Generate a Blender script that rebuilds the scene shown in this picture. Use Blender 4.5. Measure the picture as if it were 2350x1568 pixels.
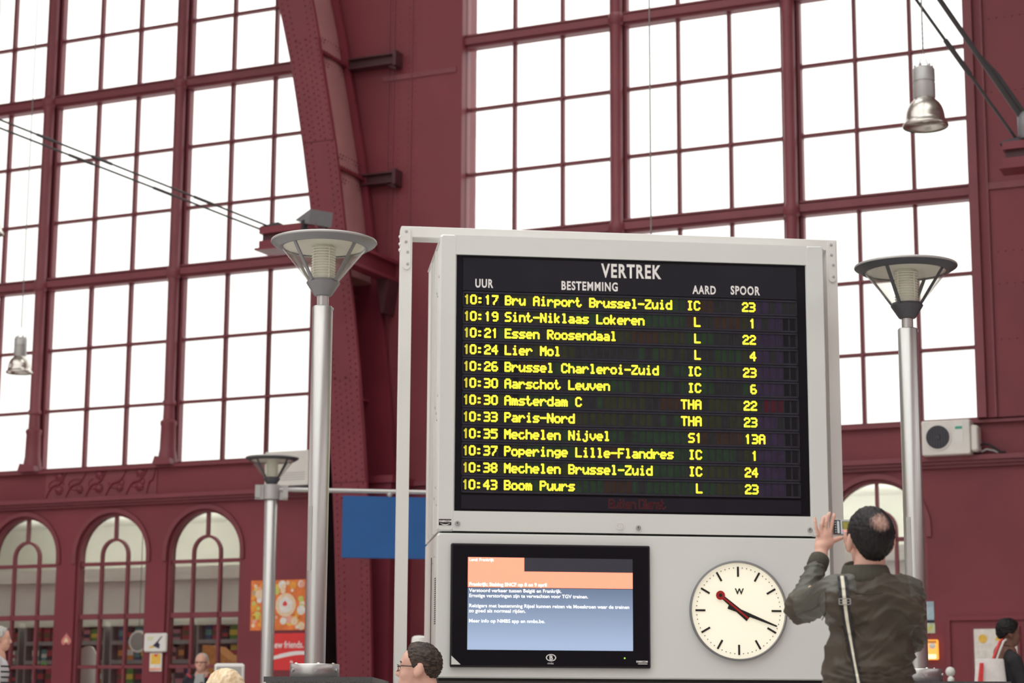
import bpy, bmesh, math, random
from math import sin, cos, pi, sqrt, atan2, radians
from mathutils import Vector, Matrix, noise

for o in list(bpy.data.objects):
    bpy.data.objects.remove(o, do_unlink=True)
SC = bpy.context.scene
COL = SC.collection

# ------------------------------------------------------------------ camera
FPX, PITCH, ROLL, HCAM = 4641.0, 0.181837, 0.004773, 1.0
_f = Vector((0, cos(PITCH), sin(PITCH)))
_u0 = Vector((0, -sin(PITCH), cos(PITCH)))
_r0 = Vector((1, 0, 0))
_R = cos(ROLL) * _r0 + sin(ROLL) * _u0
_U = -sin(ROLL) * _r0 + cos(ROLL) * _u0
CAMP = Vector((0, 0, HCAM))
cd = bpy.data.cameras.new('camera')
cam = bpy.data.objects.new('camera', cd)
COL.objects.link(cam)
m = Matrix((_R, _U, -_f)).transposed().to_4x4()
m.translation = CAMP
cam.matrix_world = m
cd.sensor_fit = 'HORIZONTAL'
cd.sensor_width = 36.0
cd.lens = FPX / 2350.0 * 36.0
cd.clip_start, cd.clip_end = 0.1, 300
cd.dof.use_dof = True
cd.dof.focus_distance = 10.4
cd.dof.aperture_fstop = 3.6
SC.camera = cam

# ------------------------------------------------------------------ sky / exposure
wd = bpy.data.worlds.new('overcast_sky')
SC.world = wd
wd.use_nodes = True
nt = wd.node_tree
nt.nodes.clear()
wo = nt.nodes.new('ShaderNodeOutputWorld')
bg = nt.nodes.new('ShaderNodeBackground')
tc = nt.nodes.new('ShaderNodeTexCoord')
sx = nt.nodes.new('ShaderNodeSeparateXYZ')
mr = nt.nodes.new('ShaderNodeMapRange')
mr.inputs['From Min'].default_value = 0.0
mr.inputs['From Max'].default_value = 1.0
mr.inputs['To Min'].default_value = 0.37
mr.inputs['To Max'].default_value = 1.0
mr.clamp = True
bg.inputs['Color'].default_value = (1.0, 0.985, 0.955, 1)
mu = nt.nodes.new('ShaderNodeMath')
mu.operation = 'MULTIPLY'
mu.inputs[1].default_value = 2.4
nt.links.new(tc.outputs['Generated'], sx.inputs[0])
nt.links.new(sx.outputs['Z'], mr.inputs['Value'])
nt.links.new(mr.outputs[0], mu.inputs[0])
nt.links.new(mu.outputs[0], bg.inputs['Strength'])
nt.links.new(bg.outputs[0], wo.inputs[0])
SC.view_settings.view_transform = 'Standard'
SC.view_settings.look = 'None'
SC.view_settings.gamma = 1.0
SC.view_settings.use_curve_mapping = False
SC.view_settings.exposure = 0.50

# ------------------------------------------------------------------ helpers
def at(px, py, Y):
    q = (px - 1175) / FPX * _R - (py - 784) / FPX * _U + _f
    return CAMP + q * (Y / q.y)

class MB:
    """collects simple shapes; build() links them as one mesh object"""
    def __init__(s):
        s.v, s.f, s.mi, s.cur = [], [], [], 0
        s.M = Matrix.Identity(4)
    def mat(s, i):
        s.cur = i
        return s
    def add(s, vs, fs):
        b = len(s.v)
        for p in vs:
            q = s.M @ Vector(p)
            s.v.append((q.x, q.y, q.z))
        for f in fs:
            s.f.append(tuple(b + i for i in f))
            s.mi.append(s.cur)
        return s
    def box(s, x0, x1, y0, y1, z0, z1):
        x0, x1 = min(x0, x1), max(x0, x1)
        y0, y1 = min(y0, y1), max(y0, y1)
        z0, z1 = min(z0, z1), max(z0, z1)
        vs = [(x, y, z) for z in (z0, z1) for y in (y0, y1) for x in (x0, x1)]
        return s.add(vs, [(0, 2, 3, 1), (4, 5, 7, 6), (0, 1, 5, 4), (2, 6, 7, 3), (0, 4, 6, 2), (1, 3, 7, 5)])
    def bbox(s, x0, x1, y0, y1, z0, z1, b):
        """box whose four y-running edges and front/back faces are chamfered"""
        ring = lambda y, i: [(x0 + i, y, z0), (x1 - i, y, z0), (x1, y, z0 + i), (x1, y, z1 - i), (x1 - i, y, z1), (x0 + i, y, z1), (x0, y, z1 - i), (x0, y, z0 + i)]
        def shr(r):
            cx, cz = (x0 + x1) / 2, (z0 + z1) / 2
            return [(x - b * .7 * (1 if x > cx else -1), y, z - b * .7 * (1 if z > cz else -1)) for x, y, z in r]
        return s.loft([shr(ring(y0, b)), ring(y0 + b, b), ring(y1 - b, b), shr(ring(y1, b))])
    def loft(s, rings, closed=True, cap=True):
        n = len(rings[0])
        vs = [p for r in rings for p in r]
        fs = []
        for k in range(len(rings) - 1):
            for i in range(n if closed else n - 1):
                j = (i + 1) % n
                fs.append((k * n + i, k * n + j, (k + 1) * n + j, (k + 1) * n + i))
        if cap:
            fs.append(tuple(range(n - 1, -1, -1)))
            fs.append(tuple((len(rings) - 1) * n + i for i in range(n)))
        return s.add(vs, fs)
    def lathe(s, prof, n=24, c=(0, 0, 0), cap=True, a0=0.0):
        rings = [[(c[0] + r * cos(a0 + 2 * pi * i / n), c[1] + r * sin(a0 + 2 * pi * i / n), c[2] + z) for i in range(n)] for r, z in prof]
        return s.loft(rings, True, cap)
    def tube(s, pts, r, n=8, cap=True):
        pts = [Vector(p) for p in pts]
        rr = r if isinstance(r, (list, tuple)) else [r] * len(pts)
        rings = []
        prev = None
        for i, p in enumerate(pts):
            d = (pts[min(i + 1, len(pts) - 1)] - pts[max(i - 1, 0)]).normalized()
            a = prev if prev is not None else (Vector((0, 0, 1)) if abs(d.z) < .9 else Vector((1, 0, 0)))
            x = (a - d * a.dot(d)).normalized()
            y = d.cross(x)
            prev = x
            rings.append([tuple(p + (x * cos(2 * pi * k / n) + y * sin(2 * pi * k / n)) * rr[i]) for k in range(n)])
        return s.loft(rings, True, cap)
    def bar(s, p, q, w, h, up=(0, 0, 1)):
        p, q = Vector(p), Vector(q)
        d = (q - p).normalized()
        u = Vector(up)
        x = d.cross(u).normalized()
        u = x.cross(d)
        rings = [[tuple(c + x * a * w / 2 + u * b * h / 2) for a, b in ((-1, -1), (1, -1), (1, 1), (-1, 1))] for c in (p, q)]
        return s.loft(rings)
    def prism(s, poly, y0, y1):
        """polygon in x,z pulled along y"""
        return s.loft([[(x, y0, z) for x, z in poly], [(x, y1, z) for x, z in poly]])
    def ball(s, c, r, nu=12, nv=8, half=False):
        r = r if isinstance(r, (list, tuple)) else (r, r, r)
        rings = []
        lo = 0.0 if half else -pi / 2
        for k in range(nv + 1):
            t = lo + (pi / 2 - lo) * k / nv
            t = max(min(t, pi / 2 - .02), -pi / 2 + .02)
            rings.append([(c[0] + r[0] * cos(t) * cos(2 * pi * i / nu), c[1] + r[1] * cos(t) * sin(2 * pi * i / nu), c[2] + r[2] * sin(t)) for i in range(nu)])
        return s.loft(rings)
    def mesh(s, name, mats=None, smooth=False):
        me = bpy.data.meshes.new(name)
        me.from_pydata(s.v, [], s.f)
        for mm in (mats if isinstance(mats, (list, tuple)) else [mats]):
            if mm:
                me.materials.append(mm)
        me.polygons.foreach_set('material_index', s.mi)
        bm = bmesh.new()
        bm.from_mesh(me)
        bmesh.ops.recalc_face_normals(bm, faces=bm.faces)
        bm.to_mesh(me)
        bm.free()
        if smooth:
            smooth_by_angle(me, 40 if smooth is True else smooth)
        me.update()
        return me
    def build(s, name, mats, parent=None, smooth=False, loc=None, rotz=None):
        return link(name, s.mesh(name, mats, smooth), parent, loc, rotz)

def smooth_by_angle(me, deg):
    me.polygons.foreach_set('use_smooth', [True] * len(me.polygons))
    try:
        me.set_sharp_from_angle(angle=radians(deg))
    except Exception:
        pass

def link(name, data, parent=None, loc=None, rotz=None):
    o = bpy.data.objects.new(name, data)
    COL.objects.link(o)
    if parent:
        o.parent = parent
    if loc is not None:
        o.location = loc
    if rotz is not None:
        o.rotation_euler = (0, 0, rotz)
    return o

def tag(o, label=None, cat=None, group=None, kind=None):
    if label:
        o['label'] = label
    if cat:
        o['category'] = cat
    if group:
        o['group'] = group
    if kind:
        o['kind'] = kind
    return o

def thing(name, label, cat, loc=(0, 0, 0), rotz=0.0, group=None, kind=None):
    o = link(name, None, None, loc, rotz)
    o.empty_display_size = .1
    return tag(o, label, cat, group, kind)

def copy_tree(o, parent=None):
    c = o.copy()
    COL.objects.link(c)
    c.parent = parent
    for ch in list(o.children):
        copy_tree(ch, c)
    return c

# ------------------------------------------------------------------ materials
def _pr(name):
    mt = bpy.data.materials.new(name)
    mt.use_nodes = True
    n = mt.node_tree
    b = n.nodes.get('Principled BSDF')
    return mt, n, b

def mat(name, col, rough=.5, metal=0.0, var=.08, scale=6.0, bump=0.0, bscale=40.0, coat=0.0, stretch=(1, 1, 1), emit=None, estr=0.0, spec=.5, trans=0.0, detail=4.0):
    """principled colour broken up by noise, with optional fine relief"""
    mt, n, b = _pr(name)
    L = n.links.new
    tcn = n.nodes.new('ShaderNodeTexCoord')
    mp = n.nodes.new('ShaderNodeMapping')
    mp.inputs['Scale'].default_value = stretch
    L(tcn.outputs['Object'], mp.inputs[0])
    nz = n.nodes.new('ShaderNodeTexNoise')
    nz.inputs['Scale'].default_value = scale
    nz.inputs['Detail'].default_value = detail
    L(mp.outputs[0], nz.inputs['Vector'])
    rp = n.nodes.new('ShaderNodeValToRGB')
    c = Vector(col[:3])
    lo, hi = c * (1 - var), c * (1 + var)
    rp.color_ramp.elements[0].position = .3
    rp.color_ramp.elements[1].position = .7
    rp.color_ramp.elements[0].color = (*lo, 1)
    rp.color_ramp.elements[1].color = (min(hi.x, 1), min(hi.y, 1), min(hi.z, 1), 1)
    L(nz.outputs['Fac'], rp.inputs[0])
    L(rp.outputs[0], b.inputs['Base Color'])
    b.inputs['Roughness'].default_value = rough
    b.inputs['Metallic'].default_value = metal
    b.inputs['Specular IOR Level'].default_value = spec
    if coat:
        b.inputs['Coat Weight'].default_value = coat
        b.inputs['Coat Roughness'].default_value = .25
    if trans:
        b.inputs['Transmission Weight'].default_value = trans
    if bump:
        n2 = n.nodes.new('ShaderNodeTexNoise')
        n2.inputs['Scale'].default_value = bscale
        n2.inputs['Detail'].default_value = 4
        L(mp.outputs[0], n2.inputs['Vector'])
        bp = n.nodes.new('ShaderNodeBump')
        bp.inputs['Strength'].default_value = bump
        bp.inputs['Distance'].default_value = .01
        L(n2.outputs['Fac'], bp.inputs['Height'])
        L(bp.outputs[0], b.inputs['Normal'])
    if emit:
        b.inputs['Emission Color'].default_value = (*emit, 1)
        b.inputs['Emission Strength'].default_value = estr
    return mt

def glow(name, col, strength):
    mt, n, b = _pr(name)
    b.inputs['Base Color'].default_value = (*[c * .5 for c in col], 1)
    b.inputs['Roughness'].default_value = .4
    b.inputs['Emission Color'].default_value = (*col, 1)
    b.inputs['Emission Strength'].default_value = strength
    return mt

def glass(name, tint=(.97, .98, .97), rough=.02, ior=1.45, haze=0.0):
    """thin window glass: clear pass-through plus mirror reflection at the Fresnel rate"""
    mt = bpy.data.materials.new(name)
    mt.use_nodes = True
    n = mt.node_tree
    n.nodes.clear()
    out = n.nodes.new('ShaderNodeOutputMaterial')
    tr = n.nodes.new('ShaderNodeBsdfTransparent')
    tr.inputs[0].default_value = (*tint, 1)
    gl = n.nodes.new('ShaderNodeBsdfGlossy')
    gl.inputs['Roughness'].default_value = rough
    nz = n.nodes.new('ShaderNodeTexNoise')
    nz.inputs['Scale'].default_value = 1.7
    bp = n.nodes.new('ShaderNodeBump')
    bp.inputs['Strength'].default_value = .06
    n.links.new(nz.outputs['Fac'], bp.inputs['Height'])
    n.links.new(bp.outputs[0], gl.inputs['Normal'])
    fr = n.nodes.new('ShaderNodeFresnel')
    # the node inverts the index on back faces; feed it the reciprocal there so both faces reflect alike
    ge = n.nodes.new('ShaderNodeNewGeometry')
    mi = n.nodes.new('ShaderNodeMapRange')
    mi.inputs['To Min'].default_value = ior
    mi.inputs['To Max'].default_value = 1.0 / ior
    n.links.new(ge.outputs['Backfacing'], mi.inputs['Value'])
    n.links.new(mi.outputs[0], fr.inputs['IOR'])
    mx = n.nodes.new('ShaderNodeMixShader')
    n.links.new(fr.outputs[0], mx.inputs[0])
    n.links.new(tr.outputs[0], mx.inputs[1])
    n.links.new(gl.outputs[0], mx.inputs[2])
    last = mx
    if haze:
        df = n.nodes.new('ShaderNodeBsdfDiffuse')
        df.inputs[0].default_value = (.8, .8, .78, 1)
        m2 = n.nodes.new('ShaderNodeMixShader')
        m2.inputs[0].default_value = haze
        n.links.new(mx.outputs[0], m2.inputs[1])
        n.links.new(df.outputs[0], m2.inputs[2])
        last = m2
    n.links.new(last.outputs[0], out.inputs[0])
    return mt

M = {}
M['red'] = mat('oxblood_paint', (.205, .038, .052), .42, var=.10, scale=1.3, bump=.05, bscale=30, spec=.5)
M['red_panel'] = mat('oxblood_panel_paint', (.205, .036, .049), .5, var=.14, scale=.8, bump=.06, bscale=25, spec=.45)
M['red_frame'] = mat('oxblood_window_paint', (.212, .048, .062), .45, var=.08, scale=3, bump=.04, bscale=40)
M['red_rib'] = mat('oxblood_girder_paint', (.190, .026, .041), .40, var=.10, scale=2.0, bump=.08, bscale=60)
M['white'] = mat('white_powder_coat', (.80, .81, .78), .42, var=.02, scale=2.0, bump=.02, bscale=120)
M['white2'] = mat('off_white_enamel', (.78, .77, .72), .5, var=.04, scale=5)
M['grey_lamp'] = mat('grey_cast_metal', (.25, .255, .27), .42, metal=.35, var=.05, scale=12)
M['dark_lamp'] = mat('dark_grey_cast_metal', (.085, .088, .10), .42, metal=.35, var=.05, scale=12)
M['alu'] = mat('brushed_aluminium', (.54, .54, .525), .35, metal=.9, var=.04, scale=9, stretch=(30, 30, 1))
M['alu_dull'] = mat('dull_aluminium', (.50, .50, .49), .5, metal=.6, var=.05, scale=8)
M['chrome'] = mat('bright_metal', (.75, .75, .73), .16, metal=1.0, var=.03)
M['steel_dark'] = mat('dark_steel', (.06, .06, .07), .4, metal=.6)
M['black'] = mat('black_plastic', (.012, .012, .016), .35, var=.1)
M['shade_backing'] = mat('shade_and_backing_brown', (.045, .025, .028), .9, var=.3, scale=2)  # near-black brown: painted shade in the girder recess, also shelf backs
M['rubber'] = mat('black_rubber', (.02, .02, .02), .7)
M['granite'] = mat('grey_granite', (.17, .17, .17), .5, var=.55, scale=140, bump=.05, bscale=200, detail=8)
M['granite_dark'] = mat('dark_granite_slab', (.07, .07, .075), .4, var=.4, scale=140, detail=8)
M['floor'] = mat('station_floor_stone', (.55, .53, .50), .45, var=.12, scale=3)
M['glass'] = glass('window_glass')
M['shop_glass'] = glass('shop_window_glass', (.93, .95, .94), .01, 1.6)
M['red_web_lit'] = mat('oxblood_web_lit_gloss', (.40, .19, .19), .28, var=.10, scale=2.0, bump=.04, bscale=60, coat=.3)  # paler than the girder paint: light on the upper web put into the colour
M['lamp_glass'] = glass('clear_lamp_glass', (.98, .98, .96), .03, 1.22, haze=.04)
M['hall_stone'] = mat('pale_hall_stone', (.50, .48, .45), .7, var=.1, scale=1.0)
M['opal'] = mat('ribbed_opal_glass', (.88, .89, .80), .25, var=.04, scale=10)
M['cord'] = mat('grey_cord', (.22, .22, .22), .6)
M['cable'] = mat('dark_steel_cable', (.07, .065, .07), .5, metal=.3)
# ------------------------------------------------------------------ the end wall of the hall
AW = 0.43003
WO = Vector((-4.0487, 27.4547, 0))
WD = Vector((cos(AW), -sin(AW), 0))
WN = Vector((-sin(AW), -cos(AW), 0))
def W(s, off=0.0, z=0.0):
    return WO + WD * s + WN * off + Vector((0, 0, z))
def wstruct(name, label, cat):
    return thing(name, label, cat, WO, -AW, kind='structure')
def wthing(name, label, cat, s, off, z, group=None):
    return thing(name, label, cat, W(s, off, z), -AW, group)

SILL, CORN = 4.35, 3.87
ROWS = [4.35, 5.21, 6.09, 7.05, 7.98, 8.87, 9.79, 10.74, 11.66, 12.55]
TRANS = [7.05, 9.79, 12.55]
BAYS_L = [(-5.09, -3.09), (-2.85, -.80), (-.57, 1.50)]
BAYS_R = [(3.80, 5.85), (6.08, 8.13), (8.37, 10.41)]
TOPZ = 14.5

# floor ------------------------------------------------------------
fl = MB()
fl.box(-16, 24, -50, 6, -.3, 0)
tag(fl.build('floor', M['floor'], None, False, WO, -AW), 'pale stone floor of the station hall', 'floor', kind='structure')

# wall_back: solid parts around the windows ------------------------
wb = wstruct('wall_back', 'tall oxblood red end wall of the station hall', 'wall')
ARCH_L = [-4.585, -3.08, -1.575, -.07]
ARCH_R = [4.655, 6.16, 7.665, 9.17]
AR, ASP = .595, 3.12
def arched_panel(mb, s0, s1, z1, centres, y0, y1):
    xs = s0
    for c in centres:
        mb.box(xs, c - AR, y0, y1, 0, z1)
        n = 20
        for i in range(n):
            t0, t1 = pi - pi * i / n, pi - pi * (i + 1) / n
            a, b = c + AR * cos(t0), c + AR * cos(t1)
            za, zb = ASP + AR * sin(t0), ASP + AR * sin(t1)
            mb.prism([(a, za), (b, zb), (b, z1), (a, z1)], y0, y1)
        xs = c + AR
    mb.box(xs, s1, y0, y1, 0, z1)
mb = MB()
arched_panel(mb, -15.5, 1.62, CORN, ARCH_L, -.10, .12)
mb.build('shopfront_panel', M['red_panel'], wb)
mb = MB()
arched_panel(mb, 2.95, 24, CORN, ARCH_R, -.10, .12)
mb.build('shopfront_panel', M['red_panel'], wb)
for s0, s1 in ((-15.5, 1.62), (2.95, 24)):
    mb = MB()
    mb.box(s0, s1, -.10, .12, CORN + .05, SILL)
    mb.build('frieze_band', M['red_panel'], wb)
    mb = MB()
    mb.prism([(0, 0)] * 0 or [(s0, CORN), (s1, CORN), (s1, CORN + .055), (s0, CORN + .055)], -.24, .1)
    mb.box(s0, s1, -.20, .1, CORN - .035, CORN)
    mb.box(s0, s1, -.155, .1, CORN - .07, CORN - .035)
    mb.build('cornice', M['red_frame'], wb)
    mb = MB()
    mb.box(s0, s1, -.17, .1, SILL - .05, SILL - .012)
    mb.build('window_sill', M['red_frame'], wb)
# pilaster between the two windows (front stands proud of the glazing), recess behind the girder foot
mb = MB()
mb.box(2.62, 3.72, -.2, .25, 0, TOPZ)
mb.box(1.62, 2.62, -.2, .25, 6.55, TOPZ)
mb.box(3.72, 3.80, -.2, .25, SILL, TOPZ)
mb.build('pilaster_panel', M['red_panel'], wb)
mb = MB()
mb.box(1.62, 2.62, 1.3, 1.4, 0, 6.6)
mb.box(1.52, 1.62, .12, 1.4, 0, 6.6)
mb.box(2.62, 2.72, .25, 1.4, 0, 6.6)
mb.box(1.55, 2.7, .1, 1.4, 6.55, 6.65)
mb.build('recess_shade_lining', M['shade_backing'], wb)  # recess shade put into the lining colour
mb = MB()
mb.box(10.41, 24, -.2, .25, SILL, TOPZ)
mb.build('pier_panel', M['red_panel'], wb)
mb = MB()
mb.box(-15.5, -5.09, -.1, .25, SILL, TOPZ)
mb.build('pier_panel', M['red_panel'], wb)
mb = MB()
mb.box(-15.5, 24, -.1, .25, 12.6, TOPZ + 1.5)
mb.build('gable_panel', M['red_panel'], wb)
mb = MB()
mb.box(1.5, 1.62, -.1, .12, CORN, 6.6)
mb.box(1.5, 1.62, -.1, .25, 6.6, TOPZ)
mb.build('jamb', M['red_frame'], wb)
# vertical trims and seams on the right pier
for s, w, p in ((10.43, .10, .26), (10.62, .025, .235), (11.6, .05, .25)):
    mb = MB()
    mb.box(s, s + w, -p, -.19, SILL, TOPZ)
    mb.build('edge_strip', M['red_frame'], wb)
mb = MB()
mb.box(10.64, 24, -.225, -.19, 7.02, 7.10)
mb.build('seam_strip', M['red_frame'], wb)
mb = MB()
mb.box(2.62, 3.72, -.215, -.19, 9.36, 9.43)
mb.build('seam_strip', M['red_frame'], wb)
mb = MB()
for s in (2.70, 2.78, 3.05):
    mb.box(s, s + .012, -.215, -.19, 4.0, TOPZ)
mb.build('seam_strip', M['red_frame'], wb)
mb = MB()
mb.box(9.95, 10.0, -.13, -.09, .1, 2.06)
mb.box(9.95, 24, -.13, -.09, 2.06, 2.11)
mb.build('panel_moulding', M['red_panel'], wb)
# rivets on pier and pilaster
rv = MB()
for z in (6.28, 5.25, 5.9, 8.2, 9.1):
    for i in range(24):
        rv.ball((10.72 + i * .09, -.2, z), (.011, .012, .011), 6, 3)
for s in (2.74, 2.86, 3.0, 3.1):
    for i in range(90):
        rv.ball((s, -.2, 5.0 + i * .085), (.010, .010, .010), 6, 3)
tag(rv.build('rivets', M['red_frame'], wb, True), kind='stuff')

# tall windows -----------------------------------------------------
def seg(z0, z1):
    return [(a, b) for a, b in zip(ROWS[:-1], ROWS[1:]) if a >= z0 - .01 and b <= z1 + .01]
_cache = {}
def shared(key, fn):
    if key not in _cache:
        _cache[key] = fn()
    return _cache[key]
def tall_window(name, label, bays):
    wn = wstruct(name, label, 'window')
    for bi, (a, b) in enumerate(bays):
        w = (b - a) / 3.0
        # frame jambs
        for x in (a - .035, b - .005):
            mb = MB()
            mb.box(x, x + .04, -.06, .04, SILL, ROWS[-1])
            mb.build('jamb', M['red_frame'], wn)
        # transoms: a moulded beam
        for z in TRANS:
            mb = MB()
            mb.box(a - .03, b + .03, -.09, .05, z - .085, z + .085)
            mb.box(a - .03, b + .03, -.14, -.08, z - .045, z + .045)
            mb.box(a - .03, b + .03, -.115, -.08, z + .07, z + .095)
            mb.build('transom', M['red_frame'], wn)
        mb = MB()
        mb.box(a - .03, b + .03, -.06, .04, SILL - .02, SILL + .03)
        mb.build('bottom_rail', M['red_frame'], wn)
        cells = list(zip(ROWS[:-1], ROWS[1:]))
        # upright bars, one per light
        for (z0, z1) in ((4.35, 7.05), (7.05, 9.79), (9.79, 12.55)):
            for k in (1, 2):
                def mk():
                    q = MB()
                    h = z1 - z0
                    q.box(-.022, .022, -.035, .03, .03, h - .08)
                    q.box(-.011, .011, -.055, -.03, .03, h - .08)
                    return q.mesh('muntin', M['red_frame'])
                o = link('muntin', shared(('mv', round(z1 - z0, 2)), mk), wn)
                o.location = (a + w * k, 0, z0)
            for z in ROWS[1:-1]:
                if z0 + .1 < z < z1 - .1:
                    def mk():
                        q = MB()
                        q.box(-1.05, 1.05, -.035, .03, -.020, .020)
                        q.box(-1.05, 1.05, -.052, -.03, -.010, .010)
                        return q.mesh('muntin', M['red_frame'])
                    o = link('muntin', shared('mh', mk), wn)
                    o.location = ((a + b) / 2, 0, z)
                    o.scale = ((b - a) / 2.1, 1, 1)
                    for k in (0, 1, 2, 3):
                        def mk2():
                            q = MB()
                            e = .052
                            q.prism([(-e, 0), (-.02, -.02), (0, -e), (.02, -.02), (e, 0), (.02, .02), (0, e), (-.02, .02)], -.034, .02)
                            return q.mesh('joint_plate', M['red_frame'])
                        o = link('joint_plate', shared('jp', mk2), wn)
                        o.location = (a + w * k, 0, z)
        # panes
        for (z0, z1) in cells:
            lo = z0 + (.03 if z0 == SILL else (.08 if z0 in TRANS else .015))
            hi = z1 - (.08 if z1 in TRANS else .015)
            for k in range(3):
                def mkp():
                    q = MB()
                    q.box(-.5, .5, -.004, .004, 0, 1)
                    return q.mesh('pane', M['glass'])
                o = link('pane', shared('pane', mkp), wn)
                o.location = (a + w * (k + .5), 0.005, lo)
                o.scale = (w - .036, 1, hi - lo)
    # round mullion shafts between the bays
    mids = [(bays[i][1] + bays[i + 1][0]) / 2 for i in range(len(bays) - 1)]
    if bays is BAYS_L:
        mids.append(-5.2)
    for c in mids:
        mb = MB()
        mb.box(c - .085, c + .085, -.03, .06, SILL, ROWS[-1])
        mb.build('mullion_back', M['red_frame'], wn)
        mb = MB()
        r = .082
        prof = [(.13, 0), (.13, .10), (.115, .20), (.108, .52), (.118, .54), (.118, .58), (.085, .61), (.080, .80), (.098, .81), (.098, .86), (r, .88), (r, 2.60), (.10, 2.62), (.105, 2.68), (.10, 2.74), (r, 2.77), (r, 5.36), (.10, 5.38), (.105, 5.44), (.10, 5.50), (r, 5.52), (r, 8.2)]
        mb.lathe(prof, 16, (c, -.13, SILL))
        mb.build('mullion', M['red_frame'], wn, True)
        mb = MB()
        mb.prism([(c - .17, SILL - .02), (c + .13, SILL - .02), (c + .12, SILL + .06), (c - .13, SILL + .10)], -.26, -.03)
        mb.build('mullion_foot', M['red_frame'], wn)
    return wn
tall_window('window_1', 'tall gridded window left of the riveted arch girder', BAYS_L)
tall_window('window_2', 'tall gridded window behind the departure board, right of the girder', BAYS_R)

# arched shop windows ----------------------------------------------
BAR = .036
def arch_window(name, label, c):
    wn = wstruct(name, label, 'window')
    # moulded ring on the face of the wall, then the frame inside the opening
    def ring(r0, r1, y0, y1, zb, nm, mt, cc=c, sp=ASP):
        q = MB()
        n = 24
        pts = [(r0, zb)] + [(None, pi * i / n) for i in range(n + 1)]
        outer = [(cc + r1, zb)] + [(cc + r1 * cos(pi * i / n), sp + r1 * sin(pi * i / n)) for i in range(n + 1)] + [(cc - r1, zb)]
        inner = [(cc + r0, zb)] + [(cc + r0 * cos(pi * i / n), sp + r0 * sin(pi * i / n)) for i in range(n + 1)] + [(cc - r0, zb)]
        for i in range(len(outer) - 1):
            q.prism([inner[i], outer[i], outer[i + 1], inner[i + 1]], y0, y1)
        return q.build(nm, mt, wn)
    ring(AR - .005, AR + .055, -.128, -.095, ASP - .1, 'arch_moulding', M['red_frame'])
    ring(AR - .045, AR + .01, -.06, .06, .05, 'frame', M['red_frame'])
    ri = .215
    spi = 3.13
    q = MB()
    n = 14
    pts = [(c + ri * cos(pi * i / n), -.0, spi + ri * sin(pi * i / n)) for i in range(n + 1)]
    pts = [(c + ri, 0, 3.0)] + pts + [(c - ri, 0, 3.0)]
    for p, r in zip(pts[:-1], pts[1:]):
        q.bar(p, r, BAR, .06, up=(0, 1, 0))
    q.build('inner_arch_bar', M['red_frame'], wn)
    q = MB()
    q.box(c - BAR / 2, c + BAR / 2, -.03, .03, spi + ri, ASP + AR - .03)
    q.build('crown_bar', M['red_frame'], wn)
    for sx_ in (-1, 1):
        q = MB()
        q.box(c + sx_ * ri - BAR / 2, c + sx_ * ri + BAR / 2, -.03, .03, .5, 3.02)
        q.build('upright_bar', M['red_frame'], wn)
    for z in (3.01, 2.285, 1.60, .95):
        h = .024 if z != 2.285 else .036
        q = MB()
        q.box(c - AR + .03, c + AR - .03, -.03, .03, z - h, z + h)
        q.build('cross_bar', M['red_frame'], wn)
    q = MB()
    q.box(c - AR, c + AR, -.05, .06, 0, .5)
    q.build('kick_panel', M['red_panel'], wn)
    xs = [c - AR + .04, c - ri, c + ri, c + AR - .04]
    zs = [.5, .95, 1.60, 2.285, 3.01]
    for i in range(3):
        for j in range(4):
            q = MB()
            q.box(xs[i], xs[i + 1], .008, .014, zs[j], zs[j + 1])
            q.build('pane', M['shop_glass'], wn)
    rr = AR - .03
    for sgn in (-1, 1):
        arc = [(c + sgn * rr * cos(t), ASP + rr * sin(t)) for t in [pi / 2 * i / 12 for i in range(13)]]
        ia = [(c + sgn * ri * cos(t), spi + ri * sin(t)) for t in [pi / 2 * i / 8 for i in range(8, -1, -1)]]
        q = MB()
        q.prism([(c + sgn * rr, 3.01)] + arc + ia + [(c + sgn * ri, 3.01)], .008, .014)
        q.build('pane', M['shop_glass'], wn)
    ia = [(c + ri * cos(pi * i / 14), spi + ri * sin(pi * i / 14)) for i in range(15)]
    q = MB()
    q.prism([(c + ri, 3.01)] + ia + [(c - ri, 3.01)], .008, .014)
    q.build('pane', M['shop_glass'], wn)
for i, (c, lb) in enumerate([(ARCH_L[0], 'arched shop window leftmost in the row, mostly outside the photo'), (ARCH_L[1], 'arched shop window at the left edge, grey-haired man before it'), (ARCH_L[2], 'arched shop window between the red heart emblem and the cleaning sign'),
                            (ARCH_L[3], 'arched shop window between the cleaning sign and the orange poster'), (ARCH_R[0], 'arched shop window behind the board nearest the girder'), (ARCH_R[1], 'arched shop window behind the white board frame centre left'),
                            (ARCH_R[2], 'arched shop window behind the station clock'), (ARCH_R[3], 'arched shop window behind the head of the man taking a picture')]):
    arch_window('window_%d' % (i + 3), lb, c)

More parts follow.
